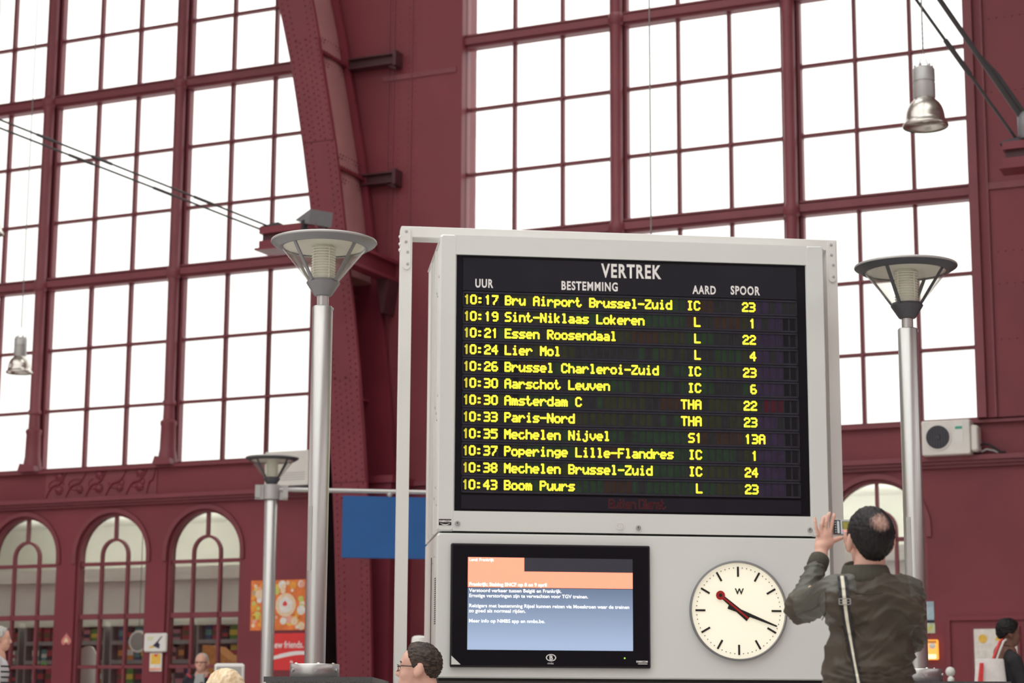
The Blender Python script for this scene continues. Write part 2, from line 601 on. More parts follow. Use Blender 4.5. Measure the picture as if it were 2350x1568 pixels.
# shop rooms behind the arched windows -----------------------------
M['shop_wall'] = mat('shop_cream_wall', (.72, .72, .66), .7, var=.06, scale=2)
M['shop_grey'] = mat('shop_grey_panel', (.36, .36, .35), .6, var=.08, scale=3)
M['shop_white'] = mat('shop_white_fascia', (.82, .82, .78), .5, var=.03)
M['shop_floor'] = mat('shop_floor', (.2, .19, .18), .6)
M['tube'] = glow('hidden_fill_tube_glow', (1.0, .98, .9), 6.0)  # glow of the added shop lights
for nm, s0, s1, mt in (('shop_left', -6.5, 1.3, 'shop_wall'), ('shop_right', 3.9, 10.2, 'shop_wall')):
    who = 'the shop left of the girder' if nm == 'shop_left' else 'the shop behind the departure board'
    q = MB(); q.box(s0, s1, 3.4, 3.5, 0, 3.9)
    tag(q.build('wall_' + nm, M[mt], None, False, WO, -AW), 'cream rear wall inside ' + who, 'wall', kind='structure')
    q = MB(); q.box(s0 - .1, s0, .12, 3.5, 0, 3.9); q.box(s1, s1 + .1, .12, 3.5, 0, 3.9)
    tag(q.build('wall_' + nm + '_side', M[mt], None, False, WO, -AW), 'cream side walls inside ' + who, 'wall', kind='structure')
    q = MB(); q.box(s0 - .1, s1 + .1, .12, 3.5, 3.9, 4.0)
    tag(q.build('ceiling_' + nm, M['shop_white'], None, False, WO, -AW), 'white ceiling inside ' + who, 'ceiling', kind='structure')
    q = MB(); q.box(s0, s1, .14, 3.4, 0.0, .03)
    tag(q.build('floor_' + nm, M['shop_floor'], None, False, WO, -AW), 'dark floor inside ' + who, 'floor', kind='structure')
    q = MB(); q.box(s0, s1, 1.2, 1.32, 2.86, 3.05); q.box(s0, s1, 1.26, 1.30, 2.30, 2.86)
    tag(q.build('trim_%d' % (1 if nm == 'shop_left' else 2), [M['shop_white']], None, False, WO, -AW), 'white hanging fascia inside ' + who, 'fascia', kind='structure')

# rest of the hall (out of the picture: side walls, wall behind, roof) --
q = MB()
q.box(-16, -15.5, -50, .2, 0, 7)
q.box(-16, -15.5, -50, .2, 11, 17)
for k in range(8):
    q.box(-16, -15.5, -50 + k * 6.8, -48.2 + k * 6.8, 7, 11)
tag(q.build('wall_left', M['red_panel'], None, False, WO, -AW), 'long red side wall on the left of the hall', 'wall', kind='structure')
q = MB()
q.box(24, 24.5, -50, .2, 0, 7)
q.box(24, 24.5, -50, .2, 11, 17)
for k in range(8):
    q.box(24, 24.5, -50 + k * 6.8, -48.2 + k * 6.8, 7, 11)
tag(q.build('wall_right', M['red_panel'], None, False, WO, -AW), 'long red side wall on the right of the hall', 'wall', kind='structure')
q = MB()
q.box(-16, 24.5, -50.5, -50, 0, 4.5)
for a, b in ((-16, -11), (-1, 1), (9, 12), (20, 24.5)):  # unseen wall; openings shaped for hall light and lamp post reflections
    q.box(a, b, -50.5, -50, 4.5, 13)
q.box(-16, 24.5, -50.5, -50, 13, 17)
tag(q.build('wall_front', M['hall_stone'], None, False, WO, -AW), 'pale stone end wall behind the photographer', 'wall', kind='structure')
q = MB()
for a, b in ((-16.5, -14), (-5, -4), (3, 4), (11, 12), (20, 25)):
    q.box(a, b, -50.5, .3, 17, 17.3)
for k in range(9):
    q.box(-16, 24.5, -50 + k * 6.2, -49.2 + k * 6.2, 16.6, 17)
q.box(-16.5, 3.2, -9, .3, 15.6, 16.0)  # unseen slabs added to darken the upper wall; their gap lights the girder
q.box(9.5, 25, -9, .3, 15.6, 16.0)
q.box(3.2, 9.5, -9, -6.5, 15.6, 16.0)
tag(q.build('ceiling', M['hall_stone'], None, False, WO, -AW), 'glazed roof bands between pale beams and added shading slabs over the hall', 'ceiling', kind='structure')

def shop_fill_light(label, s, off, z, w, watts):  # unseen uplights behind the fascia, added to brighten the upper arches
    r = wthing('shop_fill_light', label, 'light', s, off, z, 'added fill lights inside the shops')
    q = MB(); q.box(-w / 2, w / 2, -.05, .05, -.06, 0); q.build('housing', M['shop_white'], r)
    q = MB(); q.tube([(-w / 2 + .04, 0, .022), (w / 2 - .04, 0, .022)], .018, 8); q.build('tube', M['tube'], r, True)
    ld = bpy.data.lights.new('hidden_fill_light', 'AREA'); ld.shape = 'RECTANGLE'; ld.size = w; ld.size_y = .1; ld.energy = watts; ld.color = (1.0, .95, .86)
    o = bpy.data.objects.new('hidden_fill_light', ld); COL.objects.link(o); o.parent = r; o.location = (0, 0, .045); o.rotation_euler = (pi, 0, 0)
for s_, lb in ((-4.4, 'leftmost added fill light hidden inside the left shop'), (-2.4, 'middle added fill light hidden inside the left shop'), (-.4, 'added fill light hidden inside the left shop nearest the girder')):
    shop_fill_light(lb, s_, -1.44, 2.93, 1.6, 24)
for s_, lb in ((4.8, 'added fill light hidden inside the right shop nearest the girder'), (6.9, 'middle added fill light hidden inside the right shop'), (9.0, 'rightmost added fill light hidden inside the right shop')):
    shop_fill_light(lb, s_, -1.44, 2.93, 1.6, 34)
# ------------------------------------------------------------------ riveted arch girders
M['red_dark'] = mat('dark_oxblood_steel_and_shade', (.07, .018, .024), .5, var=.15, scale=5)  # tie beam colour; also paints the shade on bracket web and gusset
def interp(tab, z):
    tab = sorted(tab)
    if z <= tab[0][0]:
        return tab[0][1]
    for (a, x), (b, y) in zip(tab[:-1], tab[1:]):
        if z <= b:
            t = (z - a) / (b - a)
            return x + (y - x) * t
    return tab[-1][1]
RIB_L = [(0, 2.64), (1.49, 2.60), (3.69, 2.49), (5.5, 2.31), (7.33, 2.08), (8.5, 1.89), (9.45, 1.71), (10.39, 1.48), (11.5, 1.17), (12.6, .80)]
RIB_R = [(0, 3.10), (1.49, 3.08), (2.88, 3.03), (4.23, 2.93), (5.43, 2.81), (6.93, 2.61), (8.13, 2.44), (8.77, 2.32), (10.31, 2.02), (11.5, 1.72), (12.6, 1.38)]
def girder(label, s0):
    r = wthing('arch_girder', label, 'girder', s0, 0, 0, 'riveted arch girders')
    r['group'] = 'riveted arch girders'
    zs = [0, .8, 1.6, 2.4, 3.2, 3.9, 4.6, 5.3, 6.0, 6.55, 7.1, 7.7, 8.3, 8.9, 9.5, 10.1, 10.7, 11.3, 12.0, 12.6]
    def slab(y0, y1, zz, il=0.0, ir=0.0):
        q = MB()
        q.loft([[(interp(RIB_L, z) + il, y0, z), (interp(RIB_R, z) - ir, y0, z), (interp(RIB_R, z) - ir, y1, z), (interp(RIB_L, z) + il, y1, z)] for z in zz])
        return q
    slab(-1.10, -1.045, zs).build('front_flange', M['red_rib'], r)
    slab(-.33, -.27, [z for z in zs if z >= 3.9]).build('back_flange', M['red_rib'], r)
    q = MB()
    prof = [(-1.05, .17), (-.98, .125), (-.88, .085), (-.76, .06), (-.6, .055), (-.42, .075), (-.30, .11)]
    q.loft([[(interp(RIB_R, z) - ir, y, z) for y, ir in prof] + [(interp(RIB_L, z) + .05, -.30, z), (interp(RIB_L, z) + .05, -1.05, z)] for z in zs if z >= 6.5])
    q.build('web_plate', M['red_web_lit'], r, 30)
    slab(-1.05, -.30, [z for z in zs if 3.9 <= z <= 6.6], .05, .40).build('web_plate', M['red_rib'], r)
    slab(-1.05, -.9, [z for z in zs if z <= 3.9], .06, .3).build('web_plate', M['red_rib'], r)
    q = MB()
    q.box(2.62, 3.14, -.78, -.2, 0, 3.9)
    q.box(2.58, 3.18, -.82, -.2, 3.86, 3.95)
    q.build('pedestal', M['red_rib'], r)
    # splice plates on the front flange
    for z0, z1 in ((3.85, 5.15), (8.35, 9.75)):
        q = MB()
        n = 6
        q.loft([[(interp(RIB_L, z) + .01, -1.112, z), (interp(RIB_R, z) - .01, -1.112, z), (interp(RIB_R, z) - .01, -1.09, z), (interp(RIB_L, z) + .01, -1.09, z)] for z in [z0 + (z1 - z0) * i / n for i in range(n + 1)]])
        q.build('splice_plate', M['red_rib'], r)
    rv = MB()
    z = .3
    while z < 12.3:
        a, b = interp(RIB_L, z), interp(RIB_R, z)
        dense = 3.85 < z < 5.15 or 8.35 < z < 9.75
        y = -1.112 if dense else -1.1
        fr = (.1, .27, .42, .58, .73, .9) if dense else (.1, .25, .75, .9)
        for k, t in enumerate(fr):
            zz = z + (.042 if k % 2 else 0)
            rv.ball((a + (b - a) * t, y, zz), (.016, .016, .016), 6, 3)
        z += .085
    # rivet bands across the web
    for zb in (9.45, 9.62, 9.8, 7.82, 8.0, 8.16, 6.45, 6.3, 5.1, 4.95):
        for k in range(9):
            for j in range(2):
                x = interp(RIB_R, zb) - (.07 if zb > 6.55 else .34)
                rv.ball((x, -.98 + k * .075 + j * .03, zb + j * .05), (.012, .012, .012), 6, 3)
    for i in range(70):
        zz = 4.2 + i * .12
        rv.ball((interp(RIB_R, zz) - .0, -.30, zz), (.012, .012, .012), 6, 3)
    tag(rv.build('rivets', M['red_rib'], r, True), kind='stuff')
    for zb in (9.62, 8.0, 6.38, 5.0):
        q = MB()
        x = interp(RIB_R, zb) - (.07 if zb > 6.55 else .34)
        q.box(x - .02, x + .045, -1.05, -.3, zb - .02, zb + .02)
        q.build('stiffener', M['red_rib'], r)
    return r
girder('riveted red arch girder rising between the two tall windows', 0)
girder('riveted red arch girder in the top right corner of the photo', 9.95)

# stubs that tie the girder to the pilaster
for z, s1, lb in ((9.62, 2.93, 'upper dark red tie beam between girder and pilaster wall'), (7.98, 2.95, 'lower dark red tie beam between girder and pilaster wall')):
    r = wthing('tie_beam', lb, 'beam', s1 - .35, .3, z, 'tie beams on the pilaster')
    q = MB(); q.box(-.42, .3, -.08, .08, -.075, -.055); q.box(-.42, .3, -.08, .08, .055, .075); q.box(-.42, .3, -.02, .02, -.06, .06)
    q.build('beam', M['red_dark'], r)
    q = MB(); q.box(.28, .33, -.10, .10, -.11, .10); q.prism([(.12, -.07), (.3, -.07), (.3, -.15)], -.03, .03)
    q.build('end_plate', M['red_dark'], r)

# cantilever brackets for the tension wires
def bracket(label, s, off, z):
    r = wthing('cantilever_bracket', label, 'bracket', s, 0, z, 'cantilever wire brackets')
    q = MB()
    q.box(-.09, .09, -off, -.05, .09, .13); q.box(-.09, .09, -off, -.05, -.15, -.11); q.box(-.02, .02, -off, -.05, -.12, .1)
    q.build('arm', M['red_rib'], r)
    q = MB()
    q.prism([(-.09, -.15), (.09, -.15), (.02, -.6), (-.02, -.6)], -.5, -.2)
    q.build('gusset', M['red_dark'], r)
    for k, (a, b) in enumerate(((.045, .13), (-.14, -.045))):
        q = MB(); q.box(-.58, .22, -off - .12, -off + .12, a, b)
        q.build('cross_channel', M['red_rib'], r)
    q = MB(); q.box(-.56, .2, -off - .07, -off + .07, -.13, .12)
    q.build('cross_web', M['red_dark'], r)  # darker than the channels: the shade between them is painted in
    q = MB(); q.box(-.62, .24, -off - .16, -off + .16, -.165, -.14)
    q.build('base_plate', M['red_rib'], r)
    q = MB(); q.prism([(-.62, .13), (-.30, .13), (-.36, .19), (-.60, .16)], -off - .05, -off + .05)
    q.build('wire_clamp', M['steel_dark'], r)
    return r
bracket('red cantilever bracket above the left street lamp, holding two wires', 2.82, 2.5, 6.72)
bracket('red cantilever bracket at the right edge, holding the thick cables', 11.85, 2.5, 6.76)
# flood light on the left bracket
r = wthing('flood_light', 'grey flood light tilted on top of the left bracket', 'flood light', 2.95, 2.5, 6.85)
r.rotation_euler = (0, 0, -AW - .5)
q = MB(); q.prism([(-.2, .06), (.16, .13), (.13, -.05), (.0, -.02)], -.16, .16); q.build('housing', M['grey_lamp'], r)
q = MB(); q.box(-.03, .03, -.17, .17, -.10, .02); q.build('bracket_arm', M['steel_dark'], r)
q = MB(); q.prism([(-.2, .05), (.0, -.03), (.01, -.045), (-.2, .035)], -.15, .15); q.build('lens', M['lamp_glass'], r)

def wire(name, label, cat, p, q_, rad, mt, sag=.0, group=None, sleeves=()):
    p, q_ = Vector(p), Vector(q_)
    o = thing(name, label, cat, p, 0, group)
    n = 24
    pts = [(q_ - p) * (i / n) + Vector((0, 0, -sag * 4 * (i / n) * (1 - i / n))) for i in range(n + 1)]
    MB().tube(pts, rad, 6).build('strand', mt, o, True)
    for t0, t1, rr in sleeves:
        a, b = (q_ - p) * t0, (q_ - p) * t1
        MB().tube([a, a + (b - a) * .2, a + (b - a) * .8, b], [rad * 1.5, rr, rr, rad * 1.5], 8).build('turnbuckle', M['cable'], o, True)
    return o
def extend(p, q_, t):
    return Vector(p) + (Vector(q_) - Vector(p)) * t
A1, A2 = at(628, 524, 24.2), at(612, 532, 24.2)
B1, B2 = at(0, 275, 23.0), at(0, 294, 23.0)
wire('tension_wire', 'upper of the two thin wires crossing the left window', 'wire', A1, extend(A1, B1, 3.0), .013, M['cable'], 0, 'tension wires over the left window', ((.075, .10, .02), (.20, .225, .02), (.27, .29, .02)))
wire('tension_wire', 'lower of the two thin wires crossing the left window', 'wire', A2, extend(A2, B2, 3.0), .013, M['cable'], 0, 'tension wires over the left window', ((.12, .145, .02), (.22, .25, .02)))
A3 = at(2370, 372, 20.5); B3 = at(2103, 0, 20.0)
wire('tension_cable', 'thin dark cable slanting past the bell lamp to the bracket', 'cable', A3, extend(A3, B3, 5.4), .018, M['cable'], 0, None, ((.10, .14, .028),))
A4 = at(2352, 282, 20.3); B4 = at(2157, 0, 20.0)
o = wire('tension_cable', 'thick dark cable bundle slanting across the top right corner', 'cable', A4, extend(A4, B4, 6.2), .03, M['cable'], 0)
d = extend(A4, B4, 6.2) - A4
MB().tube([Vector((.05, 0, .02)), d * .06 + Vector((.045, 0, .02)), d * .10], [.028, .028, .012], 6).build('strand', M['cable'], o, True)
MB().lathe([(.07, -.14), (.1, -.1), (.1, .1), (.07, .14)], 12, (.02, 0, -.03)).build('anchor', M['grey_lamp'], o, True)

# ------------------------------------------------------------------ bell pendant lamps
def bell(label, p, dia, ztop, hang):
    k = dia / .44
    r = thing('bell_pendant_lamp', label, 'pendant lamp', p, 0, 'bell pendant lamps')
    P = [(.216, 0), (.222, .012), (.215, .03), (.196, .05), (.19, .08), (.186, .12), (.178, .16), (.163, .20), (.142, .235), (.118, .26), (.1, .275), (.096, .30)]
    inner = [(rr - .008, z) for rr, z in reversed(P)]
    q = MB()
    q.lathe([(a * k, b * k) for a, b in P + inner[:-1]] + [(.208 * k, .0)], 32, cap=False)
    q.build('reflector', M['bell'], r, 60)
    q = MB()
    q.lathe([(.1 * k, .285 * k), (.106 * k, .30 * k), (.106 * k, .44 * k), (.098 * k, .445 * k), (.098 * k, .455 * k), (.106 * k, .46 * k), (.106 * k, .58 * k), (.09 * k, .60 * k), (.03 * k, .605 * k)], 24)
    q.build('gear_housing', M['alu_dull'], r, True)
    for i in range(6):
        a = i * pi / 3
        q = MB(); q.box(.085 * k * cos(a) - .008, .085 * k * cos(a) + .008, .085 * k * sin(a) - .008, .085 * k * sin(a) + .008, .59 * k, .625 * k)
        q.build('terminal', M['alu_dull'], r)
    q = MB()
    q.lathe([(.02 * k, .27 * k), (.035 * k, .20 * k), (.045 * k, .12 * k), (.03 * k, .06 * k)], 12)
    q.build('bulb', M['opal'], r, True)
    q = MB()
    q.tube([(-.05 * k, 0, .60 * k), (0, 0, .78 * k), (.05 * k, 0, .60 * k)], .006 * k, 6)
    for i in range(int(hang)):
        q.box(-.008 * k, .008 * k, -.004 * k, .004 * k, (.79 + i * .05) * k, (.815 + i * .05) * k)
    q.build('hanger', M['cord'], r)
    q = MB()
    q.tube([(0, 0, .78 * k), (0, 0, ztop - p[2])], .007, 6)
    q.build('cord', M['cord'], r)
    return r
M['bell'] = mat('spun_aluminium', (.66, .63, .58), .27, metal=.95, var=.04)
bell('large silver bell pendant lamp in front of the right window', at(2124, 292, 18.5), .43, 16.6, 6)
bell('small silver bell pendant lamp at the left edge, below its long cord', at(44, 857, 27.2), .36, 16.6, 4)
bell('silver bell pendant lamp cut off by the left photo edge', at(-27, 538, 26.0), .40, 16.6, 4)
bell('silver bell pendant lamp hidden behind the board, only its cord showing', at(1497, 900, 19), .43, 16.6, 4)

# ------------------------------------------------------------------ lamp posts
def lamp_post(name, label, base, ztop, dia, pole_r, mshade, group, collar=True, panel=True):
    """base: point on the plinth top; ztop: height of the upper rim plate"""
    r = thing(name, label, 'street lamp', base, 0, group)
    h = ztop - base.z
    k = dia / .64
    zc = h - .36 * k            # bottom of the cone
    if collar:
        q = MB(); q.lathe([(.142, 0), (.145, .004), (.145, .072), (.141, .077), (.075, .079)], 40)
        c = q.build('base_collar', M['alu'], r, True)
        for i in range(6):
            a = i * pi / 3 - pi / 2 + .1
            q = MB()
            q.M = Matrix.Translation((.145 * cos(a), .145 * sin(a), .04)) @ Matrix.Rotation(a, 4, 'Z')
            q.tube([(0, 0, 0), (.008, 0, 0)], .011, 10)
            q.build('bolt', M['alu_dull'], c)
        for i in range(4):
            q = MB(); q.ball((.11 * cos(i * 1.57 + .3), .11 * sin(i * 1.57 + .3), .078), (.012, .012, .008), 8, 4)
            q.build('weld_bead', M['alu'], c, True)
    q = MB(); q.lathe([(pole_r, 0.0), (pole_r, zc - .07 * k), (pole_r - .006, zc - .062 * k), (.036 * k, zc - .06 * k)], 32)
    po = q.build('pole', M['alu'], r, True)
    if panel:
        q = MB(); q.M = Matrix.Rotation(-2.3, 4, 'Z')
        q.box(pole_r - .004, pole_r + .0004, -.016, .016, .62, 1.0); q.build('access_door', M['alu_dull'], po)
    q = MB(); q.box(pole_r - .004, pole_r + .004, -.010, .010, zc - .085 * k, zc - .07 * k); q.build('set_screw', M['alu_dull'], po)
    q = MB(); q.lathe([(.036 * k, zc - .07 * k), (.036 * k, zc + .02 * k)], 24)
    q.build('neck', M['alu'], r, True)
    # octagonal-looking cast holder
    q = MB(); q.lathe([(.038 * k, zc), (.052 * k, zc + .004), (.098 * k, zc + .075 * k), (.102 * k, zc + .083 * k), (.092 * k, zc + .10 * k), (.075 * k, zc + .102 * k)], 24)
    q.build('holder', mshade, r, 30)
    # clear cone
    q = MB(); q.lathe([(.095 * k, zc + .095 * k), (.262 * k, zc + .305 * k), (.258 * k, zc + .307 * k), (.091 * k, zc + .098 * k)], 40, cap=False)
    q.build('glass_cone', M['lamp_glass'], r, 60)
    # ribs
    for i in range(4):
        a = pi / 4 + i * pi / 2 + .12
        q = MB()
        q.M = Matrix.Rotation(a, 4, 'Z')
        q.bar((.098 * k, 0, zc + .09 * k), (.255 * k, 0, zc + .303 * k), .02 * k, .010 * k, up=(1, 0, -1))
        q.build('strut', mshade, r)
    # ribbed opal burner
    prof = [(.05 * k, zc + .10 * k)]
    zz = zc + .10 * k
    prof += [(.066 * k, zz), (.070 * k, zz + .02 * k)]
    for i in range(11):
        z0 = zz + .022 * k + i * .0168 * k
        prof += [(.071 * k, z0), (.074 * k, z0 + .004 * k), (.071 * k, z0 + .0085 * k), (.061 * k, z0 + .010 * k), (.061 * k, z0 + .0158 * k)]
    prof += [(.058 * k, zc + .312 * k), (.02 * k, zc + .314 * k)]
    q = MB(); q.lathe(prof, 28)
    q.build('louvre_burner', M['opal'], r, 60)
    for i in range(4):
        a = i * pi / 2 + .6 
        q = MB(); q.tube([(.07 * k * cos(a), .07 * k * sin(a), zc + .1 * k), (.07 * k * cos(a), .07 * k * sin(a), zc + .29 * k)], .004 * k, 6)
        q.build('burner_rod', M['opal'], r)
    # wide canopy: sloping skirt, rim, shallow dome; cream underside disc
    q = MB(); q.lathe([(.250 * k, zc + .300 * k), (.270 * k, zc + .297 * k), (.312 * k, zc + .322 * k), (.321 * k, zc + .332 * k), (.319 * k, zc + .34 * k), (.30 * k, zc + .347 * k), (.22 * k, zc + .356 * k), (.05 * k, zc + .36 * k), (.01 * k, zc + .36 * k)], 48, cap=False)
    q.build('canopy', mshade, r, 35)
    q = MB(); q.lathe([(.02 * k, zc + .312 * k), (.258 * k, zc + .306 * k), (.262 * k, zc + .312 * k), (.02 * k, zc + .320 * k)], 40)
    q.build('reflector_disc', M['white2'], r, 30)
    q = MB(); q.lathe([(.3205 * k, zc + .328 * k), (.323 * k, zc + .333 * k), (.321 * k, zc + .342 * k), (.31 * k, zc + .346 * k)], 48, cap=False)
    q.build('rim', M['alu_dull'], r, 60)
    return r
LP = at(722, 1555, 12.0)
lamp_post('street_lamp', 'grey street lamp with wide cone head left of the departure board', Vector((-1.147, 12.0, LP.z)), 3.838, .64, .062, M['grey_lamp'], 'large cone street lamps')
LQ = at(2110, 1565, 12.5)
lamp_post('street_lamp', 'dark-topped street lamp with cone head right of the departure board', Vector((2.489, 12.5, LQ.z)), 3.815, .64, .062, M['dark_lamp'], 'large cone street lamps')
sp = Vector((-2.795, 23.5, 0))
S1 = lamp_post('street_lamp', 'small far street lamp carrying the rail of the blue sign', sp, 3.945, .62, .075, M['dark_lamp'], 'far lamps carrying the sign rail', False, False)
S2 = copy_tree(S1)
S2.location = (.55, 24.0, 0)
S2['label'] = 'far street lamp hidden behind the departure board at the rail end'
# plinths
def plinth(label, x0, x1, y0, y1, zt):
    r = thing('granite_plinth', label, 'plinth', ((x0 + x1) / 2, (y0 + y1) / 2, 0), 0, 'granite plinths under the lamps')
    w, dd = (x1 - x0) / 2, (y1 - y0) / 2
    q = MB(); q.box(-w + .012, w - .012, -dd + .012, dd - .012, 0, zt - .03); q.build('block', M['granite'], r)
    q = MB(); q.box(-w, w, -dd, dd, zt - .03, zt); q.build('cap_slab', M['granite_dark'], r)
plinth('grey granite plinth under the lamp left of the board', -1.42, -.795, 11.8, 13.4, LP.z)
plinth('grey granite plinth under the lamp right of the board', 2.28, 3.0, 12.28, 13.9, LQ.z)

# rail with the blue sign -----------------------------------------
rd = Vector((.55 + 2.795, .5, 0))
ra = atan2(rd.y, rd.x)
rl = rd.length
r = thing('sign_rail', 'thin silver rail from the far lamp, above the blue sign', 'rail', (-2.795, 23.5, 3.553), ra)
q = MB(); q.tube([(0, -.02, 0), (rl, -.02, 0)], .028, 10); q.build('bar', M['alu'], r, True)
for x in (0, rl):
    q = MB()
    q.lathe([(.095, -.12), (.1, -.115), (.1, .05), (.095, .055)], 20, (x, 0, 0))
    q.box(x - .19, x + .19, -.025, .025, -.12, .05)
    q.build('clamp', M['alu_dull'], r, True)
    for sg in (-1, 1):
        q = MB(); q.box(x + sg * .16 - .03, x + sg * .16 + .03, -.05, .05, -.10, .03); q.build('clamp_jaw', M['alu_dull'], r)
M['blue'] = mat('blue_enamel_sign', (.012, .105, .33), .4, var=.05, scale=3)
r = thing('blue_sign', 'plain blue sign panel hanging behind the white board frame', 'sign', Vector((-2.795, 23.5, 2.75)) + rd.normalized() * .83, ra)
q = MB(); q.bbox(0, 1.75, -.03, .03, .02, .745, .008); q.build('panel', M['blue'], r)
for x in (.55, 1.35):
    q = MB(); q.tube([(x, 0, .745), (x, 0, .80)], .025, 8); q.ball((x, -.02, .77), .035, 10, 6); q.build('hanger', M['alu_dull'], r, True)

# ------------------------------------------------------------------ things fixed to the wall
def posters():
    P = {}
    M['p_orange'] = mat('poster_orange', (.80, .21, .05), .5, var=.25, scale=8)
    for k, c in dict(cream=(.86, .66, .45), yellow=(.85, .55, .09), lime=(.6, .62, .16), pink=(.85, .42, .32), redp=(.75, .06, .06), white=(.82, .80, .74), amber=(.85, .36, .05)).items():
        M['p_' + k] = mat('poster_' + k, c, .5, var=.1, scale=20)
    r = wthing('flower_poster', 'orange poster with pale flower discs right of the arched windows', 'poster', 1.12, .105, 2.06)
    q = MB(); q.box(-.42, .42, 0, .006, 0, .66); q.build('sheet', M['p_orange'], r)
    rnd = random.Random(5)
    def disc(x, z, rad, key, y, n=16, wob=0.0):
        q = MB()
        pts = [(x + rad * (1 + wob * sin(i * 5 * 2 * pi / n * 1.0)) * cos(2 * pi * i / n), z + rad * (1 + wob * sin(i * 5 * 2 * pi / n)) * sin(2 * pi * i / n)) for i in range(n)]
        q.prism(pts, y - .0006, y)
        return q
    names = ['yellow', 'lime', 'pink', 'white', 'amber', 'cream', 'amber', 'yellow']
    for key in sorted(set(names)):
        for i in range(16):
            x, z = rnd.uniform(-.38, .38), rnd.uniform(.04, .62)
            if (x - .12) ** 2 + (z - .33) ** 2 < .19 ** 2:
                continue
            rr = rnd.uniform(.02, .065)
            x = max(min(x, .42 - rr), -.42 + rr)
            z = max(min(z, .66 - rr), rr)
            b = disc(x, z, rr, key, -.0008 - .0003 * rnd.random())
            b.build('flower_print', M['p_' + key], r)
    disc(.12, .33, .155, 'cream', -.002, 28).build('centre_disc', M['p_cream'], r)
    disc(.12, .33, .105, 'pink', -.0026, 24, .05).build('centre_ring', M['p_white'], r)
    disc(.11, .345, .035, 'redp', -.0032, 8, .2).build('centre_dot', M['p_redp'], r)
posters()

def text_mesh(body, size, name='lettering', mt=None, align='LEFT', bold=0.0, xs=1.0, depth=.0006, shear=0.0, spacing=1.0):
    cu = bpy.data.curves.new('t', 'FONT')
    cu.body = body
    cu.size = size
    cu.align_x = align
    cu.offset = bold
    cu.extrude = depth
    cu.shear = shear
    cu.space_character = spacing
    cu.resolution_u = 3
    o = bpy.data.objects.new('t', cu)
    COL.objects.link(o)
    me = bpy.data.meshes.new_from_object(o)
    bpy.data.objects.remove(o, do_unlink=True)
    bpy.data.curves.remove(cu)
    me.name = name
    # stand the letters up: text x -> x, text y -> z, facing -y
    me.transform(Matrix(((xs, 0, 0, 0), (0, 0, -1, 0), (0, 1, 0, 0), (0, 0, 0, 1))))
    me.materials.clear()
    if mt:
        me.materials.append(mt)
    return me
def letter(body, size, parent, x, y, z, mt, name='lettering', **k):
    o = link(name, text_mesh(body, size, name, mt, **k), parent)
    o.location = (x, y, z)
    return o

M['cola'] = mat('poster_red', (.78, .045, .045), .45, var=.06, scale=5)
r = wthing('drink_poster', 'red drink poster with white wave below the orange flower poster', 'poster', 1.255, .105, 1.54)
q = MB(); q.box(-.3, .3, 0, .006, 0, .48); q.build('sheet', M['cola'], r)
M['p_w2'] = mat('print_white', (.88, .86, .84), .5, var=.02)
letter('new friends.', .125, r, -.22, -.001, .29, M['p_w2'], bold=.002, xs=.8)
letter('2', .13, r, .07, -.001, .03, M['p_w2'], bold=.003, xs=.8)
q = MB()
n = 20
up = [(-.3 + .6 * i / n, .19 + .035 * sin(-1.2 + 3.2 * i / n) + .022 * (1 if i > 6 else .7)) for i in range(n + 1)]
dn = [(-.3 + .6 * i / n, .165 + .035 * sin(-1.4 + 3.2 * i / n)) for i in range(n + 1)]
for i in range(n):
    q.prism([dn[i], dn[i + 1], up[i + 1], up[i]], -.0016, -.0008)
q.build('wave_print', M['p_w2'], r)

r = wthing('cleaning_sign', 'white plastic sign with dark broom picture between arched windows', 'sign', -.775, .115, 1.79)
q = MB(); q.bbox(-.185, .185, -.03, .015, 0, .255, .02); q.build('plate', M['white'], r)
M['p_navy'] = mat('print_navy', (.02, .022, .05), .5)
q = MB(); q.prism([(-.03, .085), (.075, .045), (.085, .10), (.055, .13), (.125, .215), (.10, .205), (.03, .135)], -.0325, -.0305); q.build('broom_print', M['p_navy'], r)
q = MB(); q.prism([(-.10, .05), (.0, .06), (-.03, .085), (-.06, .085)], -.0325, -.0305); q.build('dust_print', M['p_yellow'], r)
q = MB(); q.box(-.12, -.02, -.0325, -.0305, .19, .20); q.box(-.12, -.03, -.0325, -.0305, .165, .175); q.build('caption_print', M['p_lime'], r)
r = wthing('notice_card', 'yellow and white notice card below the cleaning sign', 'notice', -.77, .107, 1.53)
q = MB(); q.bbox(-.10, .10, -.012, .005, 0, .25, .008); q.build('card', M['p_white'], r)
q = MB(); q.box(-.075, .08, -.0145, -.0125, .10, .235); q.build('yellow_field', M['p_yellow'], r)
q = MB(); q.prism([(-.03, .235), (.04, .235), (.005, .19)], -.016, -.0145); q.build('red_mark', M['p_redp'], r)
q = MB(); q.box(-.09, .09, -.0145, -.0125, .015, .05); q.build('pink_field', M['p_pink'], r)

r = wthing('heart_emblem', 'small pink upside-down heart emblem on the red pier', 'emblem', -2.265, .105, 1.885)
M['heart'] = mat('heart_emblem_print', (.62, .22, .20), .5, var=.25, scale=40)
pts = []
for i in range(28):
    t = 2 * pi * i / 28
    pts.append((.0052 * 16 * sin(t) ** 3, .085 - .0058 * (13 * cos(t) - 5 * cos(2 * t) - 2 * cos(3 * t) - cos(4 * t))))
q = MB(); q.prism(pts, -.008, 0); q.build('plate', M['heart'], r)
q = MB(); q.prism([(x * .4, .075 + (z - .075) * .45) for x, z in pts], -.0095, -.008); q.build('centre', M['p_cream'], r)

